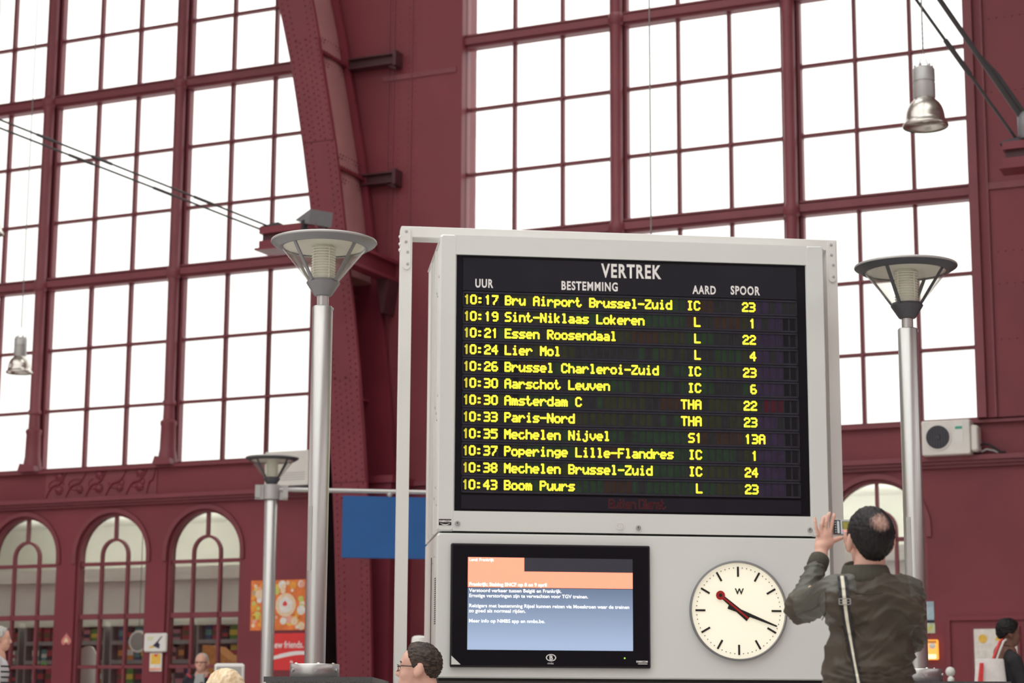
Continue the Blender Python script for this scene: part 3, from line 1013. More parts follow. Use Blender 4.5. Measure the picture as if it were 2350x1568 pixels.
r = wthing('wall_unit', 'white cassette unit standing on the cornice behind the small lamp', 'vent unit', 1.37, .25, 3.925)
q = MB(); q.bbox(-.34, .34, -.14, .14, .0, .47, .015); q.build('casing', M['white2'], r)
q = MB(); q.box(-.34, .36, -.145, .10, -.02, .0); q.build('tray', M['steel_dark'], r)
for i in range(4):
    q = MB(); q.box(-.28, .28, -.143, -.139, .08 + i * .03, .09 + i * .03); q.build('slot', M['alu_dull'], r)

r = wthing('air_conditioner', 'cream air conditioner unit with round fan on the right cornice', 'air conditioner', 10.08, .24, 3.925)
q = MB(); q.bbox(-.28, .275, -.12, .12, 0, .40, .012); q.build('casing', M['white2'], r)
q = MB(); q.lathe([(.148, 0), (.155, .006), (.155, .012), (.14, .016)], 32)
me = q.mesh('fan_guard', M['white2'], True); me.transform(Matrix.Rotation(pi / 2, 4, 'X')); o = link('fan_guard', me, r); o.location = (-.09, -.118, .205)
q = MB(); q.lathe([(.135, -.001), (.135, .004), (.02, .006)], 32)
me = q.mesh('fan_opening', M['steel_dark'], True); me.transform(Matrix.Rotation(pi / 2, 4, 'X')); o = link('fan_opening', me, r); o.location = (-.09, -.1335, .205)
for i in range(9):
    q = MB()
    hh = sqrt(max(.132 ** 2 - (-.12 + i * .03) ** 2, .0001))
    q.box(-.002, .002, -.004, 0, -hh, hh); o = q.build('grille_bar', M['black'], r); o.location = (-.09 - .12 + i * .03, -.14, .205)
q = MB(); q.lathe([(.035, 0), (.03, .008)], 16)
me = q.mesh('fan_hub', M['steel_dark'], True); me.transform(Matrix.Rotation(pi / 2, 4, 'X')); o = link('fan_hub', me, r); o.location = (-.09, -.14, .205)
M['green'] = mat('green_label', (.05, .42, .28), .5)
q = MB(); q.box(.10, .20, -.123, -.119, .14, .38); q.build('label_panel', M['white'], r)
q = MB(); q.box(.11, .19, -.126, -.123, .29, .32); q.build('label_stripe', M['green'], r)
q = MB(); q.bbox(.275, .36, -.10, .10, .03, .33, .02); q.build('valve_cover', M['white2'], r)
r = wthing('cable_loop', 'dark coil of cable lying beside the air conditioner', 'cable', 10.5, .2, 3.93)
q = MB(); q.tube([(-.08, 0, .10), (-.02, -.02, .12), (.05, -.03, .10), (.12, -.03, .05), (.17, -.02, .012), (.22, 0, .012)], .014, 8)
q.build('strand', M['rubber'], r, True)
q = MB(); q.tube([(-.06, .02, .03), (.0, .03, .06), (.08, .02, .04), (.14, .0, .012)], .014, 8); q.build('strand', M['alu_dull'], r, True)

# cast frieze panel
r = wthing('cast_frieze', 'cast scrollwork panel with rosettes above the arched windows', 'ornament', -1.80, .1, 3.925)
q = MB(); q.box(-.94, .94, -.012, .02, .01, .41); q.build('back_plate', M['red_frame'], r)
for k, (x, z, rr) in enumerate([(-.70, .135, .055), (-.35, .13, .045), (-.02, .135, .055), (.33, .13, .045), (.66, .135, .055), (-.70, .33, .06), (-.02, .33, .06), (.66, .33, .06)]):
    q = MB()
    q.ball((x, -.012, z), (rr, .035, rr), 14, 8)
    q.build('rosette', M['red_rib'], r, True)
    q = MB()
    for i in range(8):
        a = i * pi / 4
        q.ball((x + rr * cos(a), -.02, z + rr * sin(a)), (.018, .012, .018), 8, 5)
    q.build('petal_ring', M['red_rib'], r, True)
for k, x0 in enumerate((-.92, -.58, -.24, .10, .44, .78)):
    pts = []
    for i in range(15):
        t = i / 14
        pts.append((x0 + .34 * t * (1 if k < 5 else .4), -.018, .03 + .36 * t + .05 * sin(2 * pi * t)))
    q = MB(); q.tube(pts, [.008 + .010 * sin(pi * i / 14) for i in range(15)], 6); q.build('scroll', M['red_rib'], r, True)
    pts = [(x0 + .17 + .13 * cos(2 * pi * i / 12 + k), -.016, .2 + .08 * sin(2 * pi * i / 12 + k)) for i in range(8)]
    if x0 < .7:
        q = MB(); q.tube(pts, .008, 6); q.build('scroll', M['red_rib'], r, True)

# framed plan behind the walker, small posters and sign at the right shop
r = wthing('framed_plan', 'white poster in a dark frame behind the man in black', 'poster', 10.51, .105, .85)
q = MB(); q.box(-.27, .27, -.03, .01, 0, 1.14); q.build('frame', M['red_frame'], r)
q = MB(); q.bbox(-.24, .24, -.036, -.028, .03, 1.11, .006); q.build('sheet', M['p_white'], r)
q = MB(); q.lathe([(.05, 0), (.05, .002)], 12); me = q.mesh('gold_print', M['p_yellow']); me.transform(Matrix.Rotation(pi / 2, 4, 'X')); o = link('gold_print', me, r); o.location = (-.14, -.037, 1.0)
q = MB(); q.prism([(.0, .98), (.11, .97), (.13, 1.02), (.02, 1.04)], -.0385, -.0365); q.build('gold_print', M['p_yellow'], r)
q = MB(); q.box(-.12, .02, -.0385, -.0365, .75, .765); q.box(-.16, .10, -.0385, -.0365, .6, .61); q.box(-.16, .10, -.0385, -.0365, .55, .56); q.build('text_line', M['shop_grey'], r)
M['p_sky'] = mat('poster_sky_blue', (.42, .58, .66), .5, var=.3, scale=7)
M['p_leaf'] = mat('poster_pale_green', (.58, .68, .46), .5, var=.25, scale=14)
r = wthing('small_poster', 'narrow pale blue sea poster right of the lamp post', 'poster', 9.79, .105, 2.04)
q = MB(); q.box(-.12, .03, -.004, .004, 0, .24); q.build('sheet', M['p_sky'], r)
q = MB(); q.box(-.12, .03, -.006, -.004, .0, .03); q.build('caption_strip', M['p_navy'], r)
r = wthing('small_poster', 'pale green leaf poster under the narrow blue poster', 'poster', 9.79, .105, 1.92)
q = MB(); q.box(-.12, .035, -.004, .004, 0, .115); q.build('sheet', M['p_leaf'], r)
q = MB(); q.prism([(-.05, .02), (.0, .04), (.01, .09), (-.04, .07)], -.006, -.004); q.build('leaf_print', M['p_lime'], r)
M['lit_orange'] = glow('lit_orange_panel', (1.0, .36, .06), 1.0)
M['lit_cream'] = glow('lit_cream_panel', (1.0, .74, .45), 1.0)
r = wthing('light_box', 'glowing orange light box on the wall beside the lamp post', 'light box', 9.78, .12, 1.62)
q = MB(); q.bbox(-.13, .08, -.04, .02, 0, .225, .01); q.build('case', M['lit_orange'], r)
q = MB(); q.box(-.11, .06, -.043, -.039, .01, .06); q.build('caption_strip', M['lit_cream'], r)
q = MB()
q.ball((-.07, -.04, .15), (.035, .006, .03), 10, 6); q.ball((.02, -.04, .155), (.04, .006, .035), 10, 6); q.build('picture', M['p_white'], r, True)
q = MB(); q.box(-.12, .07, -.043, -.039, .185, .215); q.build('header', M['p_amber'], r)
# ------------------------------------------------------------------ departure board
BA = 0.1172
BO = Vector((-.4613, 12.6072, 0))
def bthing(name, label, cat, x, y, z, group=None):
    d, n = Vector((cos(BA), sin(BA), 0)), Vector((-sin(BA), cos(BA), 0))
    return thing(name, label, cat, BO + d * x + n * y + Vector((0, 0, z)), BA, group)
M['cab'] = mat('board_cabinet_paint', (.735, .77, .745), .4, var=.015, scale=1.5, bump=.015, bscale=150)
M['cab_side'] = mat('board_side_paint', (.78, .765, .73), .42, var=.03, scale=4, bump=.02, bscale=100)
M['disp'] = mat('display_backing', (.014, .014, .022), .32, var=.15, scale=3, spec=.25)
M['disp_edge'] = mat('display_border', (.005, .005, .009), .35, var=.1, spec=.2)
M['module'] = mat('led_module_frame', (.028, .027, .040), .5, var=.15, scale=20, spec=.25)
M['led'] = glow('led_yellow', (.98, .86, .045), .92)
M['led_dim'] = glow('led_yellow_dim', (.52, .46, .03), .7)
M['led_red'] = glow('led_red_dim', (.030, .003, .005), .7)
for k, c in dict(green=(.020, .045, .022), olive=(.030, .034, .016), brown=(.042, .024, .016), grey=(.022, .024, .024), violet=(.036, .024, .058), wine=(.07, .010, .02), black=(.008, .008, .011)).items():
    M['cell_' + k] = mat('led_cell_' + k, c, .5, var=.2, scale=30, spec=.2)
M['print_white'] = mat('white_lettering', (.88, .88, .85), .5, var=.02)
M['seam'] = mat('dark_seam', (.008, .008, .008), .8)
FW, ZB, ZM, ZT, BD = 2.513, 1.212, 2.109, 4.016, 1.12
br = bthing('departure_board', 'white station departure board with yellow LED lines in a portal frame', 'departure board', 0, 0, 0)
X0, X1, DZ0, DZ1 = .107, 2.392, 2.243, 3.887
q = MB()   # upper front: four sides round the display, chamfered outer edge
q.bbox(0, X0, 0, .06, ZM + .006, ZT, .012); q.bbox(X1, FW, 0, .06, ZM + .006, ZT, .012)
q.box(X0 - .01, X1 + .01, .002, .06, DZ1, ZT - .003); q.box(X0 - .01, X1 + .01, .002, .06, ZM + .009, DZ0)
q.build('upper_front_frame', M['cab'], br)
q = MB(); q.box(.012, FW - .012, .05, BD, ZM + .012, ZT - .012); q.build('upper_cabinet', M['cab_side'], br)
q = MB(); q.box(.004, FW - .004, .06, BD - .02, ZT - .012, ZT - .004); q.build('top_plate', M['cab'], br)
q = MB(); q.box(.002, .013, .40, .44, ZM + .02, ZT - .02); q.box(.002, .013, .76, .80, ZM + .02, ZT - .02); q.build('side_trim', M['cab'], br)
q = MB(); q.bbox(0, FW, 0, .06, ZB, ZM - .004, .012); q.build('lower_front', M['cab'], br)
q = MB(); q.box(.012, FW - .012, .05, BD, ZB + .008, ZM - .004); q.build('lower_cabinet', M['cab_side'], br)
q = MB(); q.box(.03, FW - .03, .03, BD - .05, ZM - .01, ZM + .02); q.build('joint_gap', M['seam'], br)
q = MB(); q.box(.02, FW - .02, .02, BD - .03, ZB - .018, ZB + .01); q.build('bottom_edge', M['seam'], br)
# side door: seam, louvre slots, screws
q = MB(); q.box(.008, .0125, .55, .562, ZB + .02, ZM - .12); q.build('door_seam', M['seam'], br)
for i in range(22):
    q = MB(); q.box(.009, .0126, .16, .28, 1.55 + i * .0135, 1.555 + i * .0135)
    q.build('louvre_slot', M['seam'], br)
for y, z in ((.2, 3.78), (.5, 3.74), (.35, 3.70), (.3, 3.67), (.5, 3.62), (.2, 3.0), (.4, 2.95), (.3, 2.9), (.25, 2.85), (.45, 2.8), (.3, 2.42), (.4, 2.36), (.2, 2.3), (.3, 1.98), (.45, 1.95)):
    q = MB(); q.M = Matrix.Translation((.012, y, z)) @ Matrix.Rotation(-pi / 2, 4, 'Y')
    q.lathe([(.009, -.001), (.008, .004), (.003, .005)], 8)
    q.build('screw', M['alu_dull'], br)
# portal frame
FY0, FY1 = .44, .58
for x0, x1 in ((-.225, -.150), (2.655, 2.730)):
    q = MB(); q.box(x0, x1, FY0, FY1, 0, 4.165); q.build('frame_post', M['white'], br)
q = MB(); q.bbox(-.226, 2.731, FY0 - .001, FY1 + .001, 4.092, 4.168, .006); q.build('frame_beam', M['white'], br)
for x in (-.188, 2.692):
    q = MB()
    pts = [(x - .026, 4.15), (x - .026, 3.90)] + [(x + .026 * cos(t), 3.90 + .026 * sin(t)) for t in [pi + pi * i / 8 for i in range(1, 8)]] + [(x + .026, 3.90), (x + .026, 4.15)]
    q.prism(pts, FY0 - .010, FY0)
    pl = q.build('corner_plate', M['white'], br)
    for z in (3.91, 3.99, 4.06, 4.13):
        q = MB(); q.M = Matrix.Translation((x + (.008 if z < 4 else -.004), FY0 - .010, z)) @ Matrix.Rotation(pi / 2, 4, 'X')
        q.lathe([(.010, 0), (.009, .004), (.002, .005)], 10); q.build('bolt', M['alu_dull'], pl)
for z in (4.11, 4.06, 4.02):
    q = MB(); q.ball((-.226, .51, z), (.012, .014, .012), 8, 6); q.build('bolt_head', M['white'], br, True)
for x0, x1 in ((.5, .6), (1.9, 2.0)):
    q = MB(); q.box(x0, x1, FY0 + .02, FY1 - .02, 4.0, 4.10); q.build('hanger', M['white'], br)
# display
q = MB(); q.box(X0, X1, .022, .05, DZ0, DZ1); q.build('display_border', M['disp_edge'], br)
q = MB(); q.box(.150, 2.330, .012, .024, 3.655, 3.868); q.build('header_panel', M['disp'], br)
q = MB(); q.box(.150, 2.330, .012, .024, 2.258, 2.345); q.build('footer_panel', M['disp'], br)
def head(t, x0, x1, zb, h, nm='lettering'):
    me = text_mesh(t, 1.0, nm, M['print_white'], bold=.030, depth=.0, spacing=1.16)
    xs = [v.co.x for v in me.vertices]; zs = [v.co.z for v in me.vertices]
    k = (x1 - x0) / (max(xs) - min(xs)); kz = h / (max(zs) - min(zs))
    mx, mz = min(xs), min(zs)
    for v in me.vertices:
        v.co = (x0 + (v.co.x - mx) * k, .0105, zb + (v.co.z - mz) * kz)
    return link(nm, me, br)
head('VERTREK', 1.042, 1.436, 3.764, .093)
head('UUR', .228, .343, 3.674, .058)
head('BESTEMMING', .784, 1.150, 3.675, .060)
head('AARD', 1.640, 1.794, 3.674, .057)
head('SPOOR', 1.892, 2.086, 3.676, .060)
G = {
'0': '01110 10001 10001 10001 10001 10001 01110', '1': '00100 01100 00100 00100 00100 00100 00100', '2': '01110 10001 00001 00110 01000 10000 11111',
'3': '11110 00001 00001 01110 00001 00001 11110', '4': '00010 00110 01010 10010 11111 00010 00010', '5': '11111 10000 11110 00001 00001 00001 11110',
'6': '01110 10000 10000 11110 10001 10001 01110', '7': '11111 00001 00010 00010 00100 01000 01000', '8': '01110 10001 10001 01110 10001 10001 01110', '9': '01110 10001 10001 01111 00001 00001 01110',
':': '00000 00000 01100 00000 00000 01100 00000', '-': '00000 00000 00000 11111 00000 00000 00000',
'A': '01110 10001 10001 11111 10001 10001 10001', 'B': '11110 10001 10001 11110 10001 10001 11110', 'C': '01110 10001 10000 10000 10000 10001 01110', 'D': '11110 10001 10001 10001 10001 10001 11110',
'E': '11111 10000 10000 11110 10000 10000 11111', 'F': '11111 10000 10000 11110 10000 10000 10000', 'H': '10001 10001 10001 11111 10001 10001 10001', 'I': '01110 00100 00100 00100 00100 00100 01110',
'L': '10000 10000 10000 10000 10000 10000 11111', 'M': '10001 11011 11111 10101 10001 10001 10001', 'N': '10001 11001 11001 10101 10011 10011 10001', 'P': '11110 10001 10001 11110 10000 10000 10000',
'R': '11110 10001 10001 11110 10100 10010 10001', 'S': '01111 10000 10000 01110 00001 00001 11110', 'T': '11111 00100 00100 00100 00100 00100 00100', 'Z': '11111 00001 00010 00100 01000 10000 11111',
'a': '00000 00000 01110 00001 01111 10001 01111', 'c': '00000 00000 01110 10000 10000 10001 01110', 'd': '00001 00001 01111 10001 10001 10001 01111', 'e': '00000 00000 01110 10001 11111 10000 01110',
'g': '00000 00000 01111 10001 10001 01111 00001 01110', 'h': '10000 10000 11110 10001 10001 10001 10001', 'i': '00100 00000 01100 00100 00100 00100 01110', 'j': '00010 00000 00110 00010 00010 00010 10010 01100',
'k': '10000 10000 10010 10100 11000 10100 10010', 'l': '01100 00100 00100 00100 00100 00100 01110', 'm': '00000 00000 11010 11111 10101 10101 10101', 'n': '00000 00000 11110 10001 10001 10001 10001',
'o': '00000 00000 01110 10001 10001 10001 01110', 'p': '00000 00000 11110 10001 10001 11110 10000 10000', 'r': '00000 00000 10110 11001 10000 10000 10000', 's': '00000 00000 01111 10000 01110 00001 11110',
't': '01000 01000 11100 01000 01000 01001 00110', 'u': '00000 00000 10001 10001 10001 10011 01101', 'v': '00000 00000 10001 10001 10001 01010 00100'}
PW, PH, CP = .0077, .0086, .0454
def led_text(parent, t, x, zb, mt, pitch=CP, y=.0118):
    if ' ' in t:
        i = t.index(' ')
        led_text(parent, t[:i], x, zb, mt, pitch, y)
        return led_text(parent, t[i + 1:], x + (i + 1) * pitch, zb, mt, pitch, y)
    q = MB()
    for i, ch in enumerate(t):
        if ch == ' ':
            continue
        rows = G[ch].split()
        lit = {(r_, c_) for r_, row in enumerate(rows) for c_, b in enumerate(row) if b == '1'}
        for r_, c_ in lit:
            cx, cz = x + i * pitch + (c_ + .5) * PW, zb + (6 - r_ + .5) * PH
            a, b, e = PW * .80, PH * .74, .0034
            pts = [(cx - a + e, cz - b), (cx + a - e, cz - b), (cx + a, cz - b + e), (cx + a, cz + b - e), (cx + a - e, cz + b), (cx - a + e, cz + b), (cx - a, cz + b - e), (cx - a, cz - b + e)]
            q.add([(px, y, pz) for px, pz in pts], [tuple(range(8))])
            for dr, dc in ((1, 1), (1, -1)):       # strokes run on across diagonals
                if (r_ + dr, c_ + dc) in lit and (r_ + dr, c_) not in lit and (r_, c_ + dc) not in lit:
                    ex, ez = cx + dc * PW / 2, cz - dr * PH / 2
                    q.add([(ex - PW * .5, y, ez), (ex, y, ez - PH * .5), (ex + PW * .5, y, ez), (ex, y, ez + PH * .5)], [(0, 1, 2, 3)])
    me = q.mesh('lettering', mt)
    return link('lettering', me, parent)
ROWTXT = [('10:17', 'Bru Airport Brussel-Zuid', 'IC', '23'), ('10:19', 'Sint-Niklaas Lokeren', 'L', '1'), ('10:21', 'Essen Roosendaal', 'L', '22'), ('10:24', 'Lier Mol', 'L', '4'),
          ('10:26', 'Brussel Charleroi-Zuid', 'IC', '23'), ('10:30', 'Aarschot Leuven', 'IC', '6'), ('10:30', 'Amsterdam C', 'THA', '22'), ('10:33', 'Paris-Nord', 'THA', '23'),
          ('10:35', 'Mechelen Nijvel', 'S1', '13A'), ('10:37', 'Poperinge Lille-Flandres', 'IC', '1'), ('10:38', 'Mechelen Brussel-Zuid', 'IC', '24'), ('10:43', 'Boom Puurs', 'L', '23')]
rnd = random.Random(11)
for ri, (tm, dest, kind_, trk) in enumerate(ROWTXT):
    zb = 3.567 - ri * .1078
    q = MB()      # module frame: two rails and end stops, window recessed between them
    q.box(.150, 2.330, .011, .026, zb + .070, zb + .082); q.box(.150, 2.330, .011, .026, zb - .022, zb - .010)
    q.box(.150, .156, .011, .026, zb - .022, zb + .082); q.box(2.324, 2.330, .011, .026, zb - .022, zb + .082)
    q.box(.150, 2.330, .017, .026, zb - .022, zb + .082)
    row = q.build('led_row', M['module'], br)
    cols = ['cell_grey', 'cell_olive', 'cell_green', 'cell_brown', 'cell_violet', 'cell_wine', 'cell_black']
    q = MB()
    tint = 1
    for i in range(48):
        x = .157 + i * .0452
        if i % 4 == 0:
            base = rnd.random()
            g = .15 + .55 * (ri / 11.0) * (1 if i > 10 else .5)
            tint = 2 if base < g else (3 if base > .86 else (1 if base > .5 else 0))
        k = tint
        if i >= 42:
            k = 5 if ri == 6 and i < 46 else (4 if i < 46 else 6)
        if i < 8:
            k = 6 if rnd.random() < .6 else k
        if rnd.random() < .12:
            k = 0
        q.mat(k).box(x, x + .033, .0145, .0175, zb - .009, zb + .069)
    q.build('cell_pattern', [M[c] for c in cols], row)
    for i in range(7):
        q = MB(); x = .157 + (4 + i * 6.9) * .0452 - .008
        q.box(x, x + .004, .0125, .0175, zb - .01, zb + .07)
        q.build('module_divider', M['module'], row)
    led_text(row, '1', .157, zb, M['led_dim'])
    led_text(row, '0:', .198, zb, M['led'], .0450)
    led_text(row, tm[3:], .290, zb, M['led'], .0468)
    led_text(row, dest, .421, zb, M['led'])
    led_text(row, kind_, 1.7 - len(kind_) * .0462 - .004, zb, M['led'], .0462)
    led_text(row, trk, (2.058 if trk != '13A' else 2.108) - len(trk) * .0462 + .002, zb, M['led'], .0462)
led_text(br, 'Buiten Dienst', 1.085, 2.275, M['led_red'], .0275)
# badges and locks on the front
q = MB(); q.box(.010, .088, -.002, .002, 2.152, 2.190); bd = q.build('maker_badge', M['black'], br)
letter('FABRICOM', .0165, bd, .013, -.0026, 2.171, M['print_white'], xs=.98, bold=.0008)
q = MB()
for i in range(10):
    t0, t1 = i / 10, (i + 1) / 10
    f0 = lambda t: 2.163 - .008 * sin(pi * t)
    q.prism([(.020 + .06 * t0, f0(t0) - .004 * sin(pi * t0)), (.020 + .06 * t1, f0(t1) - .004 * sin(pi * t1)), (.020 + .06 * t1, f0(t1) + .002), (.020 + .06 * t0, f0(t0) + .002)], -.0028, -.002)
q.build('swoosh_print', M['print_white'], bd)
for x, z in ((.126, 2.166), (1.272, 2.155), (2.380, 2.158)):
    q = MB(); q.M = Matrix.Translation((x, 0, z)) @ Matrix.Rotation(pi / 2, 4, 'X')
    q.lathe([(.016, -.002), (.017, .004), (.014, .010), (.010, .011), (.009, .006), (.002, .006)], 16)
    lk = q.build('lock', M['alu_dull'], br, True)
    q = MB(); q.box(x - .002, x + .002, -.0072, -.0055, z - .006, z + .006); q.build('key_slot', M['black'], lk)
def b_logo(parent, cx, cz, rx, rz, y, mt):
    q = MB()
    n = 32
    for i in range(n):
        a0, a1 = 2 * pi * i / n, 2 * pi * (i + 1) / n
        q.prism([(cx + rx * cos(a0), cz + rz * sin(a0)), (cx + rx * cos(a1), cz + rz * sin(a1)), (cx + rx * .80 * cos(a1), cz + rz * .78 * sin(a1)), (cx + rx * .80 * cos(a0), cz + rz * .78 * sin(a0))], y - .0008, y)
    q.build('logo_print', mt, parent)
    letter('B', rz * 1.75, parent, cx - rx * .36, y - .0004, cz - rz * .62, mt, xs=1.05, bold=.0012)
b_logo(br, 1.157, 2.164, .030, .024, -.0003, M['white'])
letter('nmbs', .016, br, 1.137, -.0008, 2.124, M['white'])

# information screen -----------------------------------------------
sr = bthing('information_screen', 'black information screen showing an orange strike notice', 'screen', .713, -.03, 1.277)
M['scr_coral'] = glow('screen_coral', (1.0, .29, .18), .95)
M['scr_dark'] = glow('screen_dark_grey', (.022, .022, .03), .8)
def screen_blue():
    mt, n, b = _pr('screen_slate_blue')
    tcn = n.nodes.new('ShaderNodeTexCoord'); sp_ = n.nodes.new('ShaderNodeSeparateXYZ'); rp = n.nodes.new('ShaderNodeValToRGB')
    n.links.new(tcn.outputs['Generated'], sp_.inputs[0]); n.links.new(sp_.outputs['Z'], rp.inputs[0])
    rp.color_ramp.elements[0].color = (.33, .42, .58, 1); rp.color_ramp.elements[0].position = .1
    rp.color_ramp.elements[1].color = (.12, .165, .25, 1); rp.color_ramp.elements[1].position = 1.0
    n.links.new(rp.outputs[0], b.inputs['Emission Color']); b.inputs['Emission Strength'].default_value = .85
    b.inputs['Base Color'].default_value = (.02, .02, .03, 1)
    return mt
M['scr_blue'] = screen_blue()
M['scr_text'] = glow('screen_white_text', (1, 1, 1), .9)
hw = .627
q = MB(); q.bbox(-hw, hw, 0, .028, 0, .762, .006); q.build('housing', M['black'], sr)
q = MB(); q.box(-hw + .012, hw - .012, -.003, .001, .012, .750); q.build('bezel', M['disp_edge'], sr)
ax0, ax1, az0, az1 = .192 - .713, 1.228 - .713, 1.384 - 1.277, 1.953 - 1.277
zs1, zs2 = az1 - .185, az1 - .085
xs1 = ax0 + .352
q = MB(); q.box(ax0, ax1, -.0045, -.003, az0, zs1 - .003); q.build('screen_body', M['scr_blue'], sr)
q = MB(); q.box(ax0, ax1, -.0045, -.003, zs1, zs2); q.box(ax0, xs1, -.0045, -.003, zs2, az1); q.build('screen_header', M['scr_coral'], sr)
q = MB(); q.box(xs1, ax1, -.0045, -.003, zs2, az1); q.build('screen_tab', M['scr_dark'], sr)
def stxt(t, xw, z, size, bold=.0004):
    me = text_mesh(t, size, 'lettering', M['scr_text'], bold=bold, depth=0)
    mx = max(v.co.x for v in me.vertices)
    me.transform(Matrix.Diagonal((xw / mx, 1, 1, 1)))
    o = link('lettering', me, sr); o.location = (ax0 + .008, -.0052, z); return o
SZ = .030
stxt('Land: Frankrijk', .155, az1 - .024, .026)
stxt('Frankrijk: Staking SNCF op 8 en 9 april', .485, zs1 + .008, SZ, .0009)
stxt('Verstoord verkeer tussen België en Frankrijk.', .578, zs1 - .030, SZ)
stxt('Ernstige verstoringen zijn te verwachten voor TGV treinen.', .745, zs1 - .062, SZ)
stxt('Reizigers met bestemming Rijsel kunnen reizen via Moeskroen waar de treinen', 1.005, zs1 - .124, SZ)
stxt('zo goed als normaal rijden.', .353, zs1 - .155, SZ)
stxt('Meer info op NMBS app en nmbs.be.', .474, zs1 - .217, SZ)
b_logo(sr, .0, .062, .032, .022, -.003, M['print_white'])
letter('nmbs', .018, sr, -.022, -.0035, .022, M['print_white'])
letter('FABRICOM', .0165, sr, .535, -.0035, .036, M['print_white'], xs=.9, bold=.0006)
q = MB(); q.box(.545, .605, -.0042, -.003, .026, .030); q.build('swoosh_print', M['print_white'], sr)
q = MB(); q.prism([(-hw + .008, .016), (-hw + .066, .016), (-hw + .008, .070)], -.006, -.003); q.build('corner_plate', M['cab'], sr)
M['led_green'] = glow('power_led', (.35, .8, .05), 1.0)
q = MB(); q.ball((.462, -.003, .062), (.005, .003, .005), 8, 6); q.build('power_light', M['led_green'], sr)

# station clock ----------------------------------------------------
ck = bthing('station_clock', 'round white station clock with red disc hand set in the board', 'clock', 1.905, -.002, 1.641)
CR = .312
M['clock_face'] = mat('clock_opal_face', (.86, .84, .72), .5, var=.015, scale=4, emit=(1.0, .93, .70), estr=.30)
M['clock_black'] = mat('clock_black_print', (.01, .01, .01), .5)
M['clock_red'] = mat('clock_red_hand', (.42, .015, .015), .45, var=.05)
def ydisc(prof, n, nm, mt, par, y=0):
    me = MB().lathe(prof, n, cap=(nm != 'rim')).mesh(nm, mt, 40)
    me.transform(Matrix.Translation((0, y, 0)) @ Matrix.Rotation(pi / 2, 4, 'X'))
    return link(nm, me, par)
ydisc([(CR, 0), (CR + .002, .02), (CR - .002, .032), (CR - .010, .034), (CR - .013, .012)], 72, 'rim', M['grey_lamp'], ck)
ydisc([(CR - .010, 0), (CR - .012, .010), (.01, .014)], 72, 'dial', M['clock_face'], ck)
def hand(poly, ang, nm, mt, y):
    q = MB()
    c_, s_ = cos(ang), sin(ang)
    q.prism([(x * c_ + z * s_, -x * s_ + z * c_) for x, z in poly], y - .0015, y)
    return q.build(nm, mt, ck)
for i in range(12):
    hand([(-.0065, .212), (.0065, .212), (.0065, .276), (-.0065, .276)], i * pi / 6, 'hour_mark', M['clock_black'], -.0150)
q = MB()
for i in range(60):
    if i % 5:
        a = i * pi / 30
        q.prism([(.269 * sin(a) - .003, .269 * cos(a) - .003), (.269 * sin(a) + .003, .269 * cos(a) - .003), (.269 * sin(a) + .003, .269 * cos(a) + .003), (.269 * sin(a) - .003, .269 * cos(a) + .003)], -.0165, -.0150)
q.build('minute_dot', M['clock_black'], ck)
hand([(-.019, -.080), (.019, -.080), (.011, .165), (-.011, .165)], radians(309.5), 'hour_hand', M['clock_black'], -.018)
hand([(-.016, -.072), (.016, -.072), (.005, .262), (-.005, .262)], radians(111.5), 'minute_hand', M['clock_black'], -.021)
hand([(-.006, -.078), (.006, -.078), (.005, .15), (-.005, .15)], radians(309), 'second_hand', M['clock_red'], -.024)
a = radians(309)
q = MB(); q.M = Matrix.Translation((.150 * sin(a), -.0245, .150 * cos(a))) @ Matrix.Rotation(pi / 2, 4, 'X')
q.lathe([(.029, 0), (.029, .003), (.012, .0035)], 24); q.build('second_disc', M['clock_red'], ck)
q = MB(); q.M = Matrix.Translation((.150 * sin(a), -.0275, .150 * cos(a))) @ Matrix.Rotation(pi / 2, 4, 'X')
q.lathe([(.012, 0), (.011, .0008)], 16); q.build('disc_hub', M['clock_black'], ck)
letter('W', .052, ck, -.020, -.0155, .103, M['clock_black'], bold=.0015)
